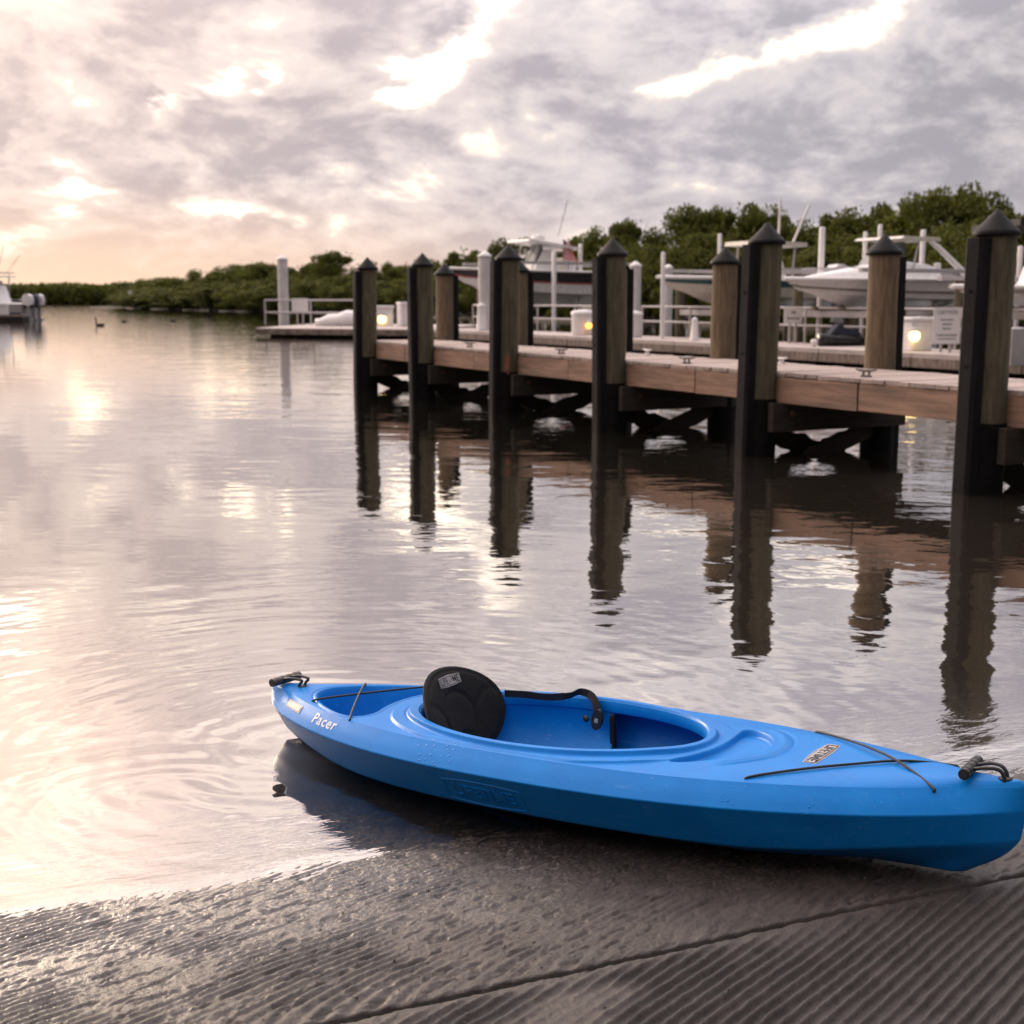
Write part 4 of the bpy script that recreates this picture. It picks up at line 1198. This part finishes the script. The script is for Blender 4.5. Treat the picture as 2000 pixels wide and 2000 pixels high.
def stand(px, y_sheer, y_keel, Y, L):
    """position of the stern keel for a boat whose bow shows at px"""
    p = at(px, 590, Y); zk = zat(y_keel, Y); H = zat(y_sheer, Y) - zk
    return Vector((p.x, p.y, 0)) + DN * (L * 1.10) + Vector((0, 0, zk)), H
def lift(name, label, bpos, L, B, H, zk):
    root = empty(name, (bpos.x, bpos.y, 0), HB)
    wood = PILE
    for x in (.06 * L, .78 * L):
        for s in (-1, 1):
            MB().tube([(x, s * (B / 2 + .42), -1.6), (x, s * (B / 2 + .42), zk + H + .15)], .13, 14).build('lift_post', wood, root)
        MB().box((x, 0, zk - .16), (.16, B + .9, .16), bev=.01).build('cradle_beam', ALU, root)
    for s in (-1, 1):
        MB().box((.42 * L, s * (B / 2 + .42), zk + H + .20), (L * .95, .14, .10), bev=.01).build('top_beam', ALU, root)
        MB().box((.42 * L, s * .5, zk - .03), (L * .85, .10, .10), bev=.01).build('bunk', WALKF, root)
    tag(root, label, 'boat lift')

# black-hulled centre console with a T-top
LA, BA = 6.2, 2.3
pa, Ha = stand(880, 524, 596, 50.0, LA)
ba, ra = boat('lifted_boat', 'black-hulled centre console boat with red stripe and T-top, raised on a lift', pa, HB, LA, BA, Ha, BLACKG, WHITEG, REDP, split=.48, bowrise=.10)
zd = Ha
t_top(ba, 1.7, 4.0, 1.8, zd, zat(489, 52) - pa.z, .30)
con = MB().prism([(2.3, zd - .3), (3.5, zd - .3), (3.4, zd + .25), (3.1, zd + .75), (2.7, zd + .75), (2.45, zd + .3)], -.45, .45, 'y').build('console', WHITEG, ba)
MB().prism([(3.12, zd + .72), (3.45, zd + .25), (3.48, zd + .27), (3.16, zd + .98)], -.42, .42, 'y').build('windscreen', GLASS, con)
MB().box((1.9, 0, zd + .1), (.5, .9, .7), bev=.05).build('leaning_post', WHITEG, ba)
outboard(ba, -.25, 0, zd * .72, 1.25)
MB().tube([(2.5, .5, zd + 1.25), (2.2, .7, zd + 2.6)], .018, 6).build('antenna', ALU, ba)
MB().lathe([(0, .18), (.22, .14), (.28, .0), (.22, -.05), (0, -.06)], 16).build('radar_dome', WHITE, ba, (3.1, 0, zat(489, 52) - pa.z + .42))
lift('boat_lift', 'piling boat lift holding up the black-hulled boat', pa, LA, BA, Ha, pa.z)
# flag at its stern
def flag():
    Y = 51.5; p = at(1100, 467, Y)
    o = empty('flag_on_staff', (p.x, p.y, zat(515, Y)))
    h = p.z - zat(515, Y)
    MB().tube([(0, 0, 0), (.0, 0, h)], .018, 8).build('flag_staff', ALU, o)
    rows_, cols = 14, 10; V = []; F = []; mi = []
    for r in range(rows_):
        for c_ in range(cols):
            u = r / (rows_ - 1); v = c_ / (cols - 1)
            V.append((.02 + .42 * v * (.45 + .55 * u) + .10 * u * v, .05 * math.sin(v * 9 + u * 2), h * (.98 - .80 * u) - .10 * v))
    for r in range(rows_ - 1):
        for c_ in range(cols - 1):
            F.append((r * cols + c_, r * cols + c_ + 1, (r + 1) * cols + c_ + 1, (r + 1) * cols + c_)); mi.append(2 if (r < 4 and c_ < 4) else (c_ % 2))
    me = np_mesh('flag_cloth', V, F, [mat('flag_red', (.72, .10, .11), .7), mat('flag_white', (.75, .62, .62), .7), mat('flag_blue', (.05, .06, .18), .7)], True, mi)
    link('flag_cloth', me, o); tag(o, 'small red and white striped flag hanging above the black-hulled boat', 'flag')
flag()
# teal-striped boat
LB, BB = 5.6, 2.2
pb, Hb = stand(1284, 541, 600, 37.4, LB)
bb, rb = boat('lifted_boat', 'cream boat with a dark teal stripe and hardtop, raised on a lift', pb, HB, LB, BB, Hb, TEAL, CREAM, None, split=.55, bowrise=.10)
t_top(bb, 1.6, 3.3, 1.7, Hb, zat(484, 39.5) - pb.z, .04, CREAM, .12)
cb = MB().prism([(1.9, Hb - .25), (3.0, Hb - .25), (2.9, Hb + .15), (2.6, Hb + .55), (2.2, Hb + .55)], -.45, .45, 'y').build('console', WHITEG, bb)
for dx, dy, dz, xx in ((-.05, 0, 1.35, 2.0), (-.62, .3, 1.2, 1.75)):
    MB().tube([(xx, dy, Hb + .9), (xx + dx, dy, Hb + .9 + dz)], .035, 8).build('outrigger', WHITE, bb)
outboard(bb, -.22, 0, Hb * .7, 1.1)
lift('boat_lift', 'piling boat lift holding up the teal-striped boat', pb, LB, BB, Hb, pb.z)
# white cruiser
LC, BC = 5.1, 2.1
pc, Hc = stand(1531, 545, 601, 32.2, LC)
bc, rc = boat('lifted_boat', 'white cuddy cruiser with a raked arch tower, raised on a lift', pc, HB, LC, BC, Hc, WHITEG, WHITEG, mat('painted_shadow_line', (.16, .12, .11), .5), split=.35, bowrise=.02)  # this stripe is a line of shade painted along the all-white hull
cab = MB(); V = []; F = []
secs = [(1.3, .80, .0, .30), (1.7, .84, .0, .46), (2.6, .82, .0, .44), (3.3, .70, .0, .34), (4.2, .46, .0, .20), (5.0, .18, .0, .06)]
for (x, hw, a, b) in secs:
    V += [(x, -hw, Hc - .05), (x, -hw * .85, Hc + b * .8), (x, 0, Hc + b), (x, hw * .85, Hc + b * .8), (x, hw, Hc - .05)]
for i in range(len(secs) - 1):
    for j in range(4): F.append((i * 5 + j, i * 5 + j + 1, (i + 1) * 5 + j + 1, (i + 1) * 5 + j))
F.append((0, 1, 2, 3, 4))
cabin = cab.raw(V, F, True).build('cuddy_cabin', WHITEG, bc)
MB().prism([(2.35, Hc + .42), (2.85, Hc + .36), (2.42, Hc + .92), (2.34, Hc + .92)], -.55, .55, 'y').build('windscreen', GLASS, bc)
arch = empty('arch_tower'); arch.parent = bc
ztw = zat(473, 34) - pc.z
for s in (-1, 1):
    MB().tube([(.45, s * .92, Hc), (1.5, s * .80, ztw - .15), (1.75, s * .78, ztw)], [.09, .07, .06], 8).build('arch_leg', WHITEG, arch)
    MB().tube([(2.3, s * .80, Hc + .2), (2.1, s * .76, ztw - .02)], .028, 8).build('frame_tube', ALU, arch)
MB().prism([(1.45, ztw), (2.75, ztw + .04), (2.65, ztw + .10), (1.5, ztw + .09)], -.85, .85, 'y').build('tower_top', CREAM, arch)
MB().box((.5, 0, Hc + .10), (.7, 1.5, .35), bev=.06).build('rear_seat', mat('grey_seat', (.25, .25, .27), .6), bc)
for s in (-1, 1):
    MB().tube([(4.9, s * .25, Hc + .25), (4.2, s * .62, Hc + .28), (3.4, s * .85, Hc + .26)], .015, 6).build('bow_rail', ALU, bc)
lift('boat_lift', 'piling boat lift holding up the white cruiser', pc, LC, BC, Hc, pc.z)
# boat at the right edge
LD, BD = 5.6, 2.2
pd, Hd = stand(1858, 560, 602, 27.6, LD)
bd_, rd = boat('lifted_boat', 'grey-white cabin boat cut off by the right edge of the picture', pd, HB, LD, BD, Hd, GREYH, WHITEG, None, split=.4, bowrise=.10)
ch = MB().prism([(1.2, Hd), (3.5, Hd), (3.3, Hd + .45), (2.75, Hd + .62), (1.2, Hd + .62)], -.75, .75, 'y').build('cabin', WHITEG, bd_)
MB().prism([(1.35, Hd + .14), (3.1, Hd + .14), (2.78, Hd + .55), (1.35, Hd + .55)], -.765, .765, 'y').build('side_window', GLASS, ch)
MB().box((2.0, 0, Hd + .66), (1.9, 1.6, .06), bev=.02).build('cabin_roof', WHITEG, ch)
lift('boat_lift', 'piling boat lift holding up the cabin boat at the right edge', pd, LD, BD, Hd, pd.z)

# guide poles of the lifts
gp = [(1294, 492, 37.0, .055, 'white guide pole at the bow of the teal-striped boat'), (1403, 456, 41.5, .06, 'white guide pole left of the teal boat hardtop'),
      (1601, 443, 33.8, .075, 'thick white guide pole at the bow of the white cruiser'), (1685, 452, 35.5, .055, 'white guide pole just left of the cruiser tower top'),
      (1713, 438, 37.0, .06, 'white guide pole rising above the cruiser tower top'), (1797, 448, 36.4, .07, 'white guide pole behind the stern of the white cruiser'),
      (1827, 513, 33.9, .085, 'short white guide pole at the stern corner of the white cruiser'), (1133, 476, 52.0, .075, 'white guide pole behind the stern of the black-hulled boat'),
      (1082, 490, 48.6, .08, 'white guide pole crossing the black hull amidships'), (1987, 480, 31.5, .06, 'white guide pole at the right edge of the picture')]
for px, yt, Y, r, lb in gp:
    p = at(px, 590, Y); zt = zat(yt, Y)
    o = MB().lathe([(0, zt), (r * .8, zt - .01), (r, zt - .04), (r, .8), (r, -1.6)], 14).build('guide_pole', WHITE, None, (p.x, p.y, 0)); tag(o, lb, 'pole', 'white lift guide poles')

# covered jet ski and small craft on the walkway floats
def jetski(px0, px1, ytop, ybot, Y, m, seat, label, rz):
    p = at((px0 + px1) / 2, ybot, Y); L = (px1 - px0) / FPX * Y; H = (ybot - ytop) / FPX * Y
    o = empty('jet_ski', (p.x, p.y, zat(ybot, Y)), rz)
    V = []; F = []; n = 15
    for i in range(n):
        s = i / (n - 1); x = (s - .5) * L; w = L * .17 * math.sin(math.pi * min(1, .12 + s * .80)) ** .6; h = H * (.42 + .16 * s)
        V += [(x, 0, 0), (x, -w * .8, H * .12), (x, -w, h * .7), (x, -w * .6, h), (x, 0, h * 1.08), (x, w * .6, h), (x, w, h * .7), (x, w * .8, H * .12)]
    for i in range(n - 1):
        for j in range(8): F.append((i * 8 + j, i * 8 + (j + 1) % 8, (i + 1) * 8 + (j + 1) % 8, (i + 1) * 8 + j))
    F += [tuple(range(8)), tuple(range((n - 1) * 8, n * 8))]
    MB().raw(V, F, True).build('ski_hull', m, o)
    MB().prism([(-L * .38, H * .45), (-L * .30, H * .75), (-L * .05, H * .78), (L * .05, H * .95), (L * .14, H), (L * .30, H * .62), (L * .42, H * .45)], -L * .07, L * .07, 'y').build('seat_cowl', seat, o)
    MB().tube([(L * .08, -L * .12, H * .96), (L * .10, 0, H * .99), (L * .08, L * .12, H * .96)], L * .010, 8).build('handlebar', BLACKG, o)
    tag(o, label, 'jet ski')
jetski(1588, 1700, 634, 676, 31.5, BLACKG, NAVY, 'dark jet ski parked under the white cruiser', HB)
def covered_dinghy():
    Y = 55; p = at(668, 630, Y); o = empty('covered_dinghy', (p.x, p.y, WZ + .02), R(180))
    V = []; F = []; n = 13; L = 2.2
    for i in range(n):
        s = i / (n - 1); x = (s - .5) * L; w = .46 * math.sin(math.pi * min(1, .18 + s * .72)) ** .7; h = .70 - .42 * s ** 1.6 + .04 * math.sin(s * 19)
        V += [(x, -w * .7, 0), (x, -w, .16), (x, -w * .6, h * .85), (x, 0, h), (x, w * .6, h * .85), (x, w, .16), (x, w * .7, 0)]
    for i in range(n - 1):
        for j in range(6): F.append((i * 7 + j, i * 7 + j + 1, (i + 1) * 7 + j + 1, (i + 1) * 7 + j))
    F += [tuple(range(7)), tuple(range((n - 1) * 7, n * 7))[::-1]]
    MB().raw(V, F, True).build('cover', WHITE, o)
    MB().box((-.95, 0, .55), (.5, .8, .5), bev=.08).build('cowl', GREYH, o)
    tag(o, 'small white covered craft on the end platform left of the farthest piling', 'dinghy')
covered_dinghy()
# locker door with lamplight painted in, and dark roof at the right edge
p = wk(1979, -.6); o = empty('lamplit_locker', (p.x, p.y, WZ - .1), DROT)
MB().box((0, 0, .34), (.7, .7, .68), bev=.02).build('locker_body', GREYH, o)
MB().box((-.365, -.05, .30), (.02, .30, .48), bev=.004).build('lamplit_door', mat('painted_lamplight', (.55, .26, .07), .6, var=.2), o)
MB().box((-.378, -.05, .30), (.006, .03, .50), M=Matrix.Rotation(R(38), 4, 'X')).build('door_brace', DARKF, o)
tag(o, 'grey dock locker with a lamp-lit orange door at the right edge', 'locker')
p = at(1985, 437, 44); o = empty('slip_roof', (p.x + 2.5, p.y, 0))
MB().prism([(-3.2, zat(447, 44)), (3, zat(447, 44) - .1), (3, zat(420, 44) + .3), (-2.0, zat(424, 44)), (-3.2, zat(434, 44))], -2.2, 2.2, 'y').build('roof', mat('dark_roof', (.018, .016, .015), .8), o)
for sx, sy in ((2.4, -1.8), (2.4, 1.8), (.9, 1.9)):
    MB().tube([(sx, sy, -1.5), (sx, sy, zat(447, 44))], .1, 10).build('roof_post', PILE, o)
tag(o, 'dark boat shelter roof at the right edge behind the nearest piling', 'roof')

# ------------------------------------------------------------------ mangrove bank
def foliage_material(name, dark, lightc, trans=.22):
    m = bpy.data.materials.new(name); m.use_nodes = True
    nt = m.node_tree; nt.nodes.clear(); T = NT(nt)
    out = T.new('ShaderNodeOutputMaterial'); tc = T.new('ShaderNodeTexCoord'); oi = T.new('ShaderNodeObjectInfo'); g = T.new('ShaderNodeNewGeometry')
    n = T.noise(T.vm('ADD', tc.outputs['Object'], T.vm('SCALE', (9, 7, 5), s=oi.outputs['Random'])), 5.5, 4, .6)
    c = T.mix(T.ss(n, .3, .7), dark, lightc)
    c = T.mix(T.mul(g.outputs['Random Per Island'], .35), c, tuple(q * 1.5 for q in lightc))
    c = T.mix(T.mul(oi.outputs['Random'], .4), c, (.050, .052, .012))
    d = T.new('ShaderNodeBsdfPrincipled'); T.put(d.inputs['Base Color'], c); d.inputs['Roughness'].default_value = .7; d.inputs['Specular IOR Level'].default_value = .12
    t = T.new('ShaderNodeBsdfTranslucent'); T.put(t.inputs[0], T.mix(1.0, c, (1.5, 1.6, .6), 'MULTIPLY'))
    mx = T.new('ShaderNodeMixShader'); mx.inputs[0].default_value = trans; T.L.new(d.outputs[0], mx.inputs[1]); T.L.new(t.outputs[0], mx.inputs[2]); T.L.new(mx.outputs[0], out.inputs[0])
    return m
LEAF = foliage_material('mangrove_leaves', (.046, .057, .013), (.115, .124, .030))
BARK = mat('grey_bark', (.09, .075, .06), .9, var=.4, vscale=6)
def leaf_quads(C, Nn, size, rs):
    n = len(C)
    a = rs.normal(size=(n, 3)); a /= np.linalg.norm(a, axis=1)[:, None]
    nb = Nn * .7 + rs.normal(size=(n, 3)) * .55; nb /= np.linalg.norm(nb, axis=1)[:, None]
    u = np.cross(nb, a); u /= np.linalg.norm(u, axis=1)[:, None] + 1e-9; v = np.cross(nb, u)
    s = size * rs.uniform(.6, 1.35, (n, 1))
    V = np.stack([C - u * s, C - v * s * .55, C + u * s, C + v * s * .55], 1).reshape(-1, 3)
    return V, np.arange(4 * n).reshape(-1, 4)
def crown_mesh(seed, nclump=30, per=270, low=.10):
    rs = np.random.RandomState(seed); Cs = []; Ns = []
    for k in range(nclump):
        a = rs.uniform(0, 2 * np.pi); f = rs.rand() ** .6
        zc = low + (.93 - low) * rs.rand() ** .8
        rmax = .48 * math.sqrt(max(.02, 1 - ((zc - .42) / .60) ** 2)) * (1 if zc > .3 else .9)
        c = np.array([math.cos(a) * rmax * f * .85, math.sin(a) * rmax * f * .85, zc]); r = rs.uniform(.085, .17) * (1 - .35 * max(0, zc - .6))
        d = rs.normal(size=(per, 3)); d /= np.linalg.norm(d, axis=1)[:, None]
        rad = r * rs.rand(per, 1) ** .35
        Cs.append(c + d * rad * np.array([1.15, 1.15, .80])); Ns.append(d + np.array([0, 0, .4]))
    # loose twigs of leaves breaking the outline
    m = 420; d = rs.normal(size=(m, 3)); d[:, 2] = np.abs(d[:, 2]) * .8; d /= np.linalg.norm(d, axis=1)[:, None]
    Cs.append(np.array([0, 0, .45]) + d * np.array([.47, .47, .52]) * rs.uniform(.8, 1.12, (m, 1))); Ns.append(d)
    C = np.concatenate(Cs); N = np.concatenate(Ns); N /= np.linalg.norm(N, axis=1)[:, None] + 1e-9
    C[:, 2] = np.maximum(C[:, 2], .02)
    V, F = leaf_quads(C, N, .023, rs)
    return np_mesh('crown', V, F, LEAF, False)
def trunk_mesh(seed):
    rr = random.Random(seed); m = MB()
    for k in range(5):
        a = rr.uniform(0, 6.28); r0 = rr.uniform(.04, .14); x0, y0 = math.cos(a) * r0, math.sin(a) * r0; x1, y1 = math.cos(a + .6) * rr.uniform(.1, .28), math.sin(a + .6) * rr.uniform(.1, .28)
        m.tube([(x0, y0, -.12), (x0 * .7, y0 * .7, .16), ((x0 + x1) / 2, (y0 + y1) / 2, .42), (x1, y1, .72)], [.020, .017, .012, .005], 6, caps=False)
    for k in range(6):
        a = rr.uniform(0, 6.28); m.tube([(math.cos(a) * .26, math.sin(a) * .26, -.1), (math.cos(a) * .18, math.sin(a) * .18, .08), (math.cos(a) * .05, math.sin(a) * .05, .2)], [.008, .008, .010], 5, caps=False)
    return m.mesh('trunk', BARK)
CROWNS = [crown_mesh(10 + k) for k in range(6)]; LOWC = [crown_mesh(40 + k, 30, 250, .04) for k in range(4)]; TRUNKS = [trunk_mesh(70 + k) for k in range(4)]
BK0 = Vector((20.2, 58.0, 0))
def bank(px, off=0.0):
    k = (px - 1000) / FPX / 1.0128; B = BK0 + DN * off
    t = (k * B.y - B.x) / (DU.x - k * DU.y)
    return B + DU * t
trr = random.Random(11)
def tree(px, ytop, off, width, label, low=False, zmul=1.0):
    p = bank(px, off); h = (zat(ytop, p.y) + .15) * zmul
    o = empty('mangrove_tree', (p.x, p.y, .1), trr.uniform(0, 6.28)); o.scale = (width, width, h)
    link('trunk', TRUNKS[trr.randrange(4)], o)
    link('crown', (LOWC[trr.randrange(4)] if low else CROWNS[trr.randrange(6)]), o)
    tag(o, label, 'tree', 'mangroves along the bank'); return o
sky_pts = [(268, 556, ''), (292, 552, ''), (318, 549, ''), (345, 547, ''), (372, 543, ''), (402, 540, ''), (432, 537, ''), (462, 533, ''), (492, 530, ''), (522, 528, ''), (552, 527, ''), (582, 523, ''), (612, 519, ''),
           (657, 493, 'tall rounded tree standing above the thicket just left of the farthest piling'), (700, 527, ''), (742, 529, ''), (782, 530, ''), (826, 520, ''), (868, 514, ''),
           (912, 490, 'round tree top showing between the fifth piling and the white sleeved piling'), (960, 492, ''), (1000, 466, 'tree top showing just above the T-top of the black-hulled boat'), (1050, 490, ''), (1092, 482, ''),
           (1138, 462, 'dark tree behind the striped flag'), (1180, 452, ''), (1232, 432, 'tree rising directly behind the third front piling'), (1290, 446, ''), (1340, 409, 'bushy tree rising left of the teal boat hardtop'), (1372, 424, ''), (1404, 408, ''), (1452, 408, ''),
           (1490, 402, 'tree top right behind the second front piling'), (1538, 440, ''), (1585, 428, ''), (1632, 416, ''), (1680, 404, 'tree directly above the bow of the white cruiser'), (1718, 398, ''), (1762, 392, ''),
           (1806, 374, ''), (1855, 366, 'tallest broad tree on the bank, left of the nearest piling'), (1905, 374, ''), (1942, 412, ''), (1990, 418, '')]
MARKS = [(330, 'at the far left tip of the wooded point'), (430, 'on the wooded point, left of the tall sleeved piling'), (540, 'directly left of the tall sleeved piling'), (640, 'behind the blank board on the end platform'), (720, 'behind the covered craft on the end platform'),
         (800, 'behind the lamp pedestal at the left end of the walkway'), (880, 'just left of the bow of the black-hulled boat'), (985, 'behind the bow of the black-hulled boat'), (1085, 'behind the console of the black-hulled boat'),
         (1180, 'between the striped flag and the third front piling'), (1290, 'between the third front piling and the teal boat bow'), (1380, 'behind the bow of the teal-striped boat'), (1450, 'behind the hardtop of the teal-striped boat'), (1560, 'behind the second front piling'),
         (1660, 'behind the bow of the white cruiser'), (1760, 'behind the arch tower of the white cruiser'), (1860, 'behind the stern of the white cruiser'), (1945, 'behind the nearest front piling'), (9999, 'at the right edge of the picture')]
def where(px): return next(w_ for m_, w_ in MARKS if px < m_)
for i, (px, yt, lb) in enumerate(sky_pts):
    a = bank(px - 24, 4.0); b = bank(px + 24, 4.0); sp = abs((a - b).length)
    yt += trr.uniform(-13, 5) if px < 900 and not lb else (7 if px > 1550 else 2)
    w = max(3.6, min(sp * .75, 11.0)) * trr.uniform(1.0, 1.25)
    if lb: w *= 1.12
    elif px < 900: w *= trr.uniform(.6, 1.0)
    tree(px, yt, 4.0 + trr.uniform(-.8, 1.2), w, lb or 'taller back-row mangrove ' + where(px))
# lower front growth reaching down to the water
px = 262.0
while px < 2010:
    p = bank(px, 0.5); yts = np.interp(px, [q[0] for q in sky_pts], [q[1] for q in sky_pts])
    ytop = 585 - (585 - yts) * trr.uniform(.42, .72)
    a = bank(px - 20, .5); b = bank(px + 20, .5); w = max(3.4, min((a - b).length * .8, 10.0)) * trr.uniform(.95, 1.3)
    tree(px, ytop, .4 + trr.uniform(-.7, .9), w, 'low front-row mangrove ' + where(px), True)
    px += trr.uniform(27, 37) * (1.0 if px > 500 else .85)
# muddy bank under them
pts = []
for t in np.linspace(-30, 215, 60):
    pts.append(BK0 + DU * t + DN * (-1.6 + .8 * math.sin(t * .31) + .5 * math.sin(t * .83)))
V = []; F = []
for i, p in enumerate(pts):
    V += [tuple(p + Vector((0, 0, -.4))), tuple(p + DN * .5 + Vector((0, 0, .12))), tuple(p + DN * 14 + Vector((0, 0, .35))), tuple(p + DN * 60 + Vector((0, 0, .5)))]
for i in range(len(pts) - 1):
    for j in range(3): F.append((i * 4 + j, i * 4 + j + 1, (i + 1) * 4 + j + 1, (i + 1) * 4 + j))
bk = MB().raw(V, F, True).build('bank', mat('dark_mud', (.035, .030, .020), .9, var=.3)); tag(bk, kind='structure')
# far wooded shore closing the water on the left
def far_shore():
    rs = np.random.RandomState(8); n = 30000
    x = rs.uniform(-260, -20, n); prof = 6.6 + 1.5 * fbm(x * .05, x * 0 + 3, 3) + 1.2 * pn(x * .22, x * 0 + 9)
    z = prof * rs.rand(n) ** .7; y = 480 + rs.uniform(-8, 14, n) + 4 * pn(x * .03, x * 0)
    C = np.stack([x, y, z], -1); N = np.tile(np.array([[0, -.8, .5]]), (n, 1))
    Vv, Ff = leaf_quads(C, N, .95, rs)
    o = link('far_wooded_shore', np_mesh('far_wooded_shore', Vv, Ff, LEAF)); tag(o, 'distant dark line of mangroves closing off the water at the left', 'woods', kind='stuff')
far_shore()
b2 = MB().box((-140, 495, .1), (300, 26, 1.0)).build('far_bank', mat('dark_mud', (.035, .030, .020), .9)); tag(b2, kind='structure')

# ------------------------------------------------------------------ left: moored boat with outboards, birds, channel marker
Yl = 92.0
pL = at(58, 600, Yl)
hL = R(172)
bl_, rl = boat('moored_boat', 'white cabin boat with outboards moored at the left edge', Vector((pL.x, pL.y, -.35)), hL, 8.5, 2.7, 1.9, GREYH, NAVY, None, split=.35)
ch = MB().prism([(1.8, 1.4), (6.2, 1.5), (5.4, 2.3), (4.6, 2.75), (2.2, 2.75)], -1.0, 1.0, 'y').build('cabin', WHITEG, bl_)
MB().prism([(2.3, 1.75), (5.6, 1.75), (4.7, 2.45), (2.5, 2.45)], -1.02, 1.02, 'y').build('side_window', NAVY, ch)
t_top(bl_, 1.4, 3.8, 1.9, 2.7, 3.3, .0)
for s in (-.75, 0.05, .8): outboard(bl_, -.25, s, 1.45, 1.15, WHITE if abs(s) > .5 else NAVY)
MB().tube([(3.2, .6, 3.3), (2.3, .7, 5.4)], .03, 6).build('antenna', ALU, bl_); MB().tube([(2.2, -.6, 3.3), (.9, -.7, 4.8)], .025, 6).build('outrigger', ALU, bl_)
p2 = at(26, 600, 108); b2_, r2_ = boat('moored_boat', 'dark-hulled boat partly hidden behind the white cabin boat at the left edge', Vector((p2.x, p2.y, -.35)), R(160), 9.0, 2.9, 2.2, NAVY, WHITEG, None, split=.4)
c2 = MB().prism([(1.6, 1.7), (6.4, 1.8), (5.4, 2.8), (4.4, 3.3), (1.9, 3.3)], -1.1, 1.1, 'y').build('cabin', GREYH, b2_)
MB().prism([(2.0, 2.1), (5.6, 2.1), (4.6, 2.9), (2.1, 2.9)], -1.12, 1.12, 'y').build('side_window', BLACKG, c2)
t_top(b2_, .6, 2.6, 2.2, 2.0, 3.9, .0, CREAM)
for q_ in (1.0, 2.2): MB().tube([(q_, .5, 3.9), (q_ - .9, .6, 6.0)], .03, 6).build('antenna', ALU, b2_)
dk_ = empty('left_float', (pL.x - 3.0, pL.y - 2.6, 0), R(2)); tag(dk_, 'dark floating dock under the moored boat at the left edge', 'dock')
MB().box((0, 0, .36), (7.4, 1.6, .14), bev=.01).build('float_deck', mat('grey_float_boards', (.20, .17, .15), .8, var=.3), dk_)
MB().box((0, 0, .05), (7.2, 1.45, .48)).build('float', DARKF, dk_)
o = empty('white_dock_box', (pL.x - .9, pL.y - 2.5, .43), R(2)); MB().box((0, 0, .30), (.62, .5, .6), bev=.03).build('cabinet', WHITE, o); MB().box((0, 0, .63), (.68, .56, .08), bev=.02).build('lid', WHITE, o)
tag(o, 'small white dock box below the moored boat at the left edge', 'dock box')
BIRD = mat('dark_feathers', (.030, .024, .020), .8, var=.3, vscale=12)
BEAK = mat('horn_beak', (.22, .15, .08), .6)
def bird(px, py, size, hd, up, label):
    Y = CAM_H * FPX / (py - HOR) * .995; p = at(px, py, Y)
    o = empty('water_bird', (p.x, p.y, 0), hd); o.scale = (size,) * 3
    V = []; F = []; n = 13
    for i in range(n):
        s = i / (n - 1); x = -.5 + s; r = .20 * math.sin(math.pi * min(1, .06 + s * .92)) ** .75; z = .10 + .10 * (1 - s) ** 3
        for k in range(10):
            a = 2 * math.pi * k / 10; V.append((x, r * math.cos(a), z + r * .8 * math.sin(a)))
    for i in range(n - 1):
        for k in range(10): F.append((i * 10 + k, i * 10 + (k + 1) % 10, (i + 1) * 10 + (k + 1) % 10, (i + 1) * 10 + k))
    m = MB().raw(V, F, True)
    m.tube([(.32, 0, .14), (.42, 0, .30), (.40, 0, .42 + up), (.44, 0, .55 + up)], [.11, .075, .06, .06], 10)
    m.lathe([(0, .10), (.06, .08), (.095, .02), (.085, -.05), (0, -.09)], 12, (.47, 0, .58 + up))
    m.build('bird_body', BIRD, o); MB().tube([(.54, 0, .575 + up), (.68, 0, .545 + up), (.80, 0, .52 + up)], [.030, .022, .008], 8).build('beak', BEAK, o)
    tag(o, label, 'bird', 'birds on the water')
bird(196, 635, .52, R(200), .22, 'upright dark bird on the water, largest of three, right of the moored boat')
bird(243, 628, .40, R(170), .0, 'middle dark bird floating low on the far water')
bird(338, 627, .40, R(10), .0, 'rightmost of three dark birds on the water, below the mangrove point')
p = at(257, 573, 215); o = empty('channel_marker', (p.x, p.y, 0))
MB().tube([(0, 0, -1.5), (0, 0, zat(570, 215))], .14, 12).build('marker_pile', PILE, o)
MB().box((0, -.18, zat(574, 215)), (1.05, .05, 1.05), bev=.02).build('marker_board', SIGNW, o)
tag(o, 'small white channel marker board at the far mangrove point', 'marker')

def ramp_grit():
    rs = np.random.RandomState(21); n = 2600
    p = rs.uniform(-.1, 3.2, n); q = rs.uniform(1.65, 3.1, n)
    keep = sst(fbm(p * 1.7 + 4, q * 1.7, 3), -.25, .45) > rs.rand(n)
    p, q = p[keep], q[keep]; n = len(p)
    kz = np.where(q > 2.30, slab_height(p, q, 'A'), slab_height(p, q, 'B'))
    X, Y = pq2w(p, q); s_ = .0011 + .0032 * rs.rand(n) ** 4
    base = np.array([(1, 0, 0), (0, 1, 0), (-1, 0, 0), (0, -1, 0), (0, 0, .7), (0, 0, -.7)]); tri = np.array([(0, 1, 4), (1, 2, 4), (2, 3, 4), (3, 0, 4), (1, 0, 5), (2, 1, 5), (3, 2, 5), (0, 3, 5)])
    V = np.stack([X, Y, kz + s_ * .3], -1)[:, None, :] + base[None] * s_[:, None, None] * rs.uniform(.6, 1.3, (n, 6, 1))
    F = (tri[None] + 6 * np.arange(n)[:, None, None]).reshape(-1, 3)
    o = link('ramp_grit', np_mesh('ramp_grit', V.reshape(-1, 3), F, mat('mixed_grit', (.10, .085, .07), .7, var=.8, vscale=60))); tag(o, 'loose grit and shell bits scattered over the ramp', 'grit', kind='stuff')
ramp_grit()
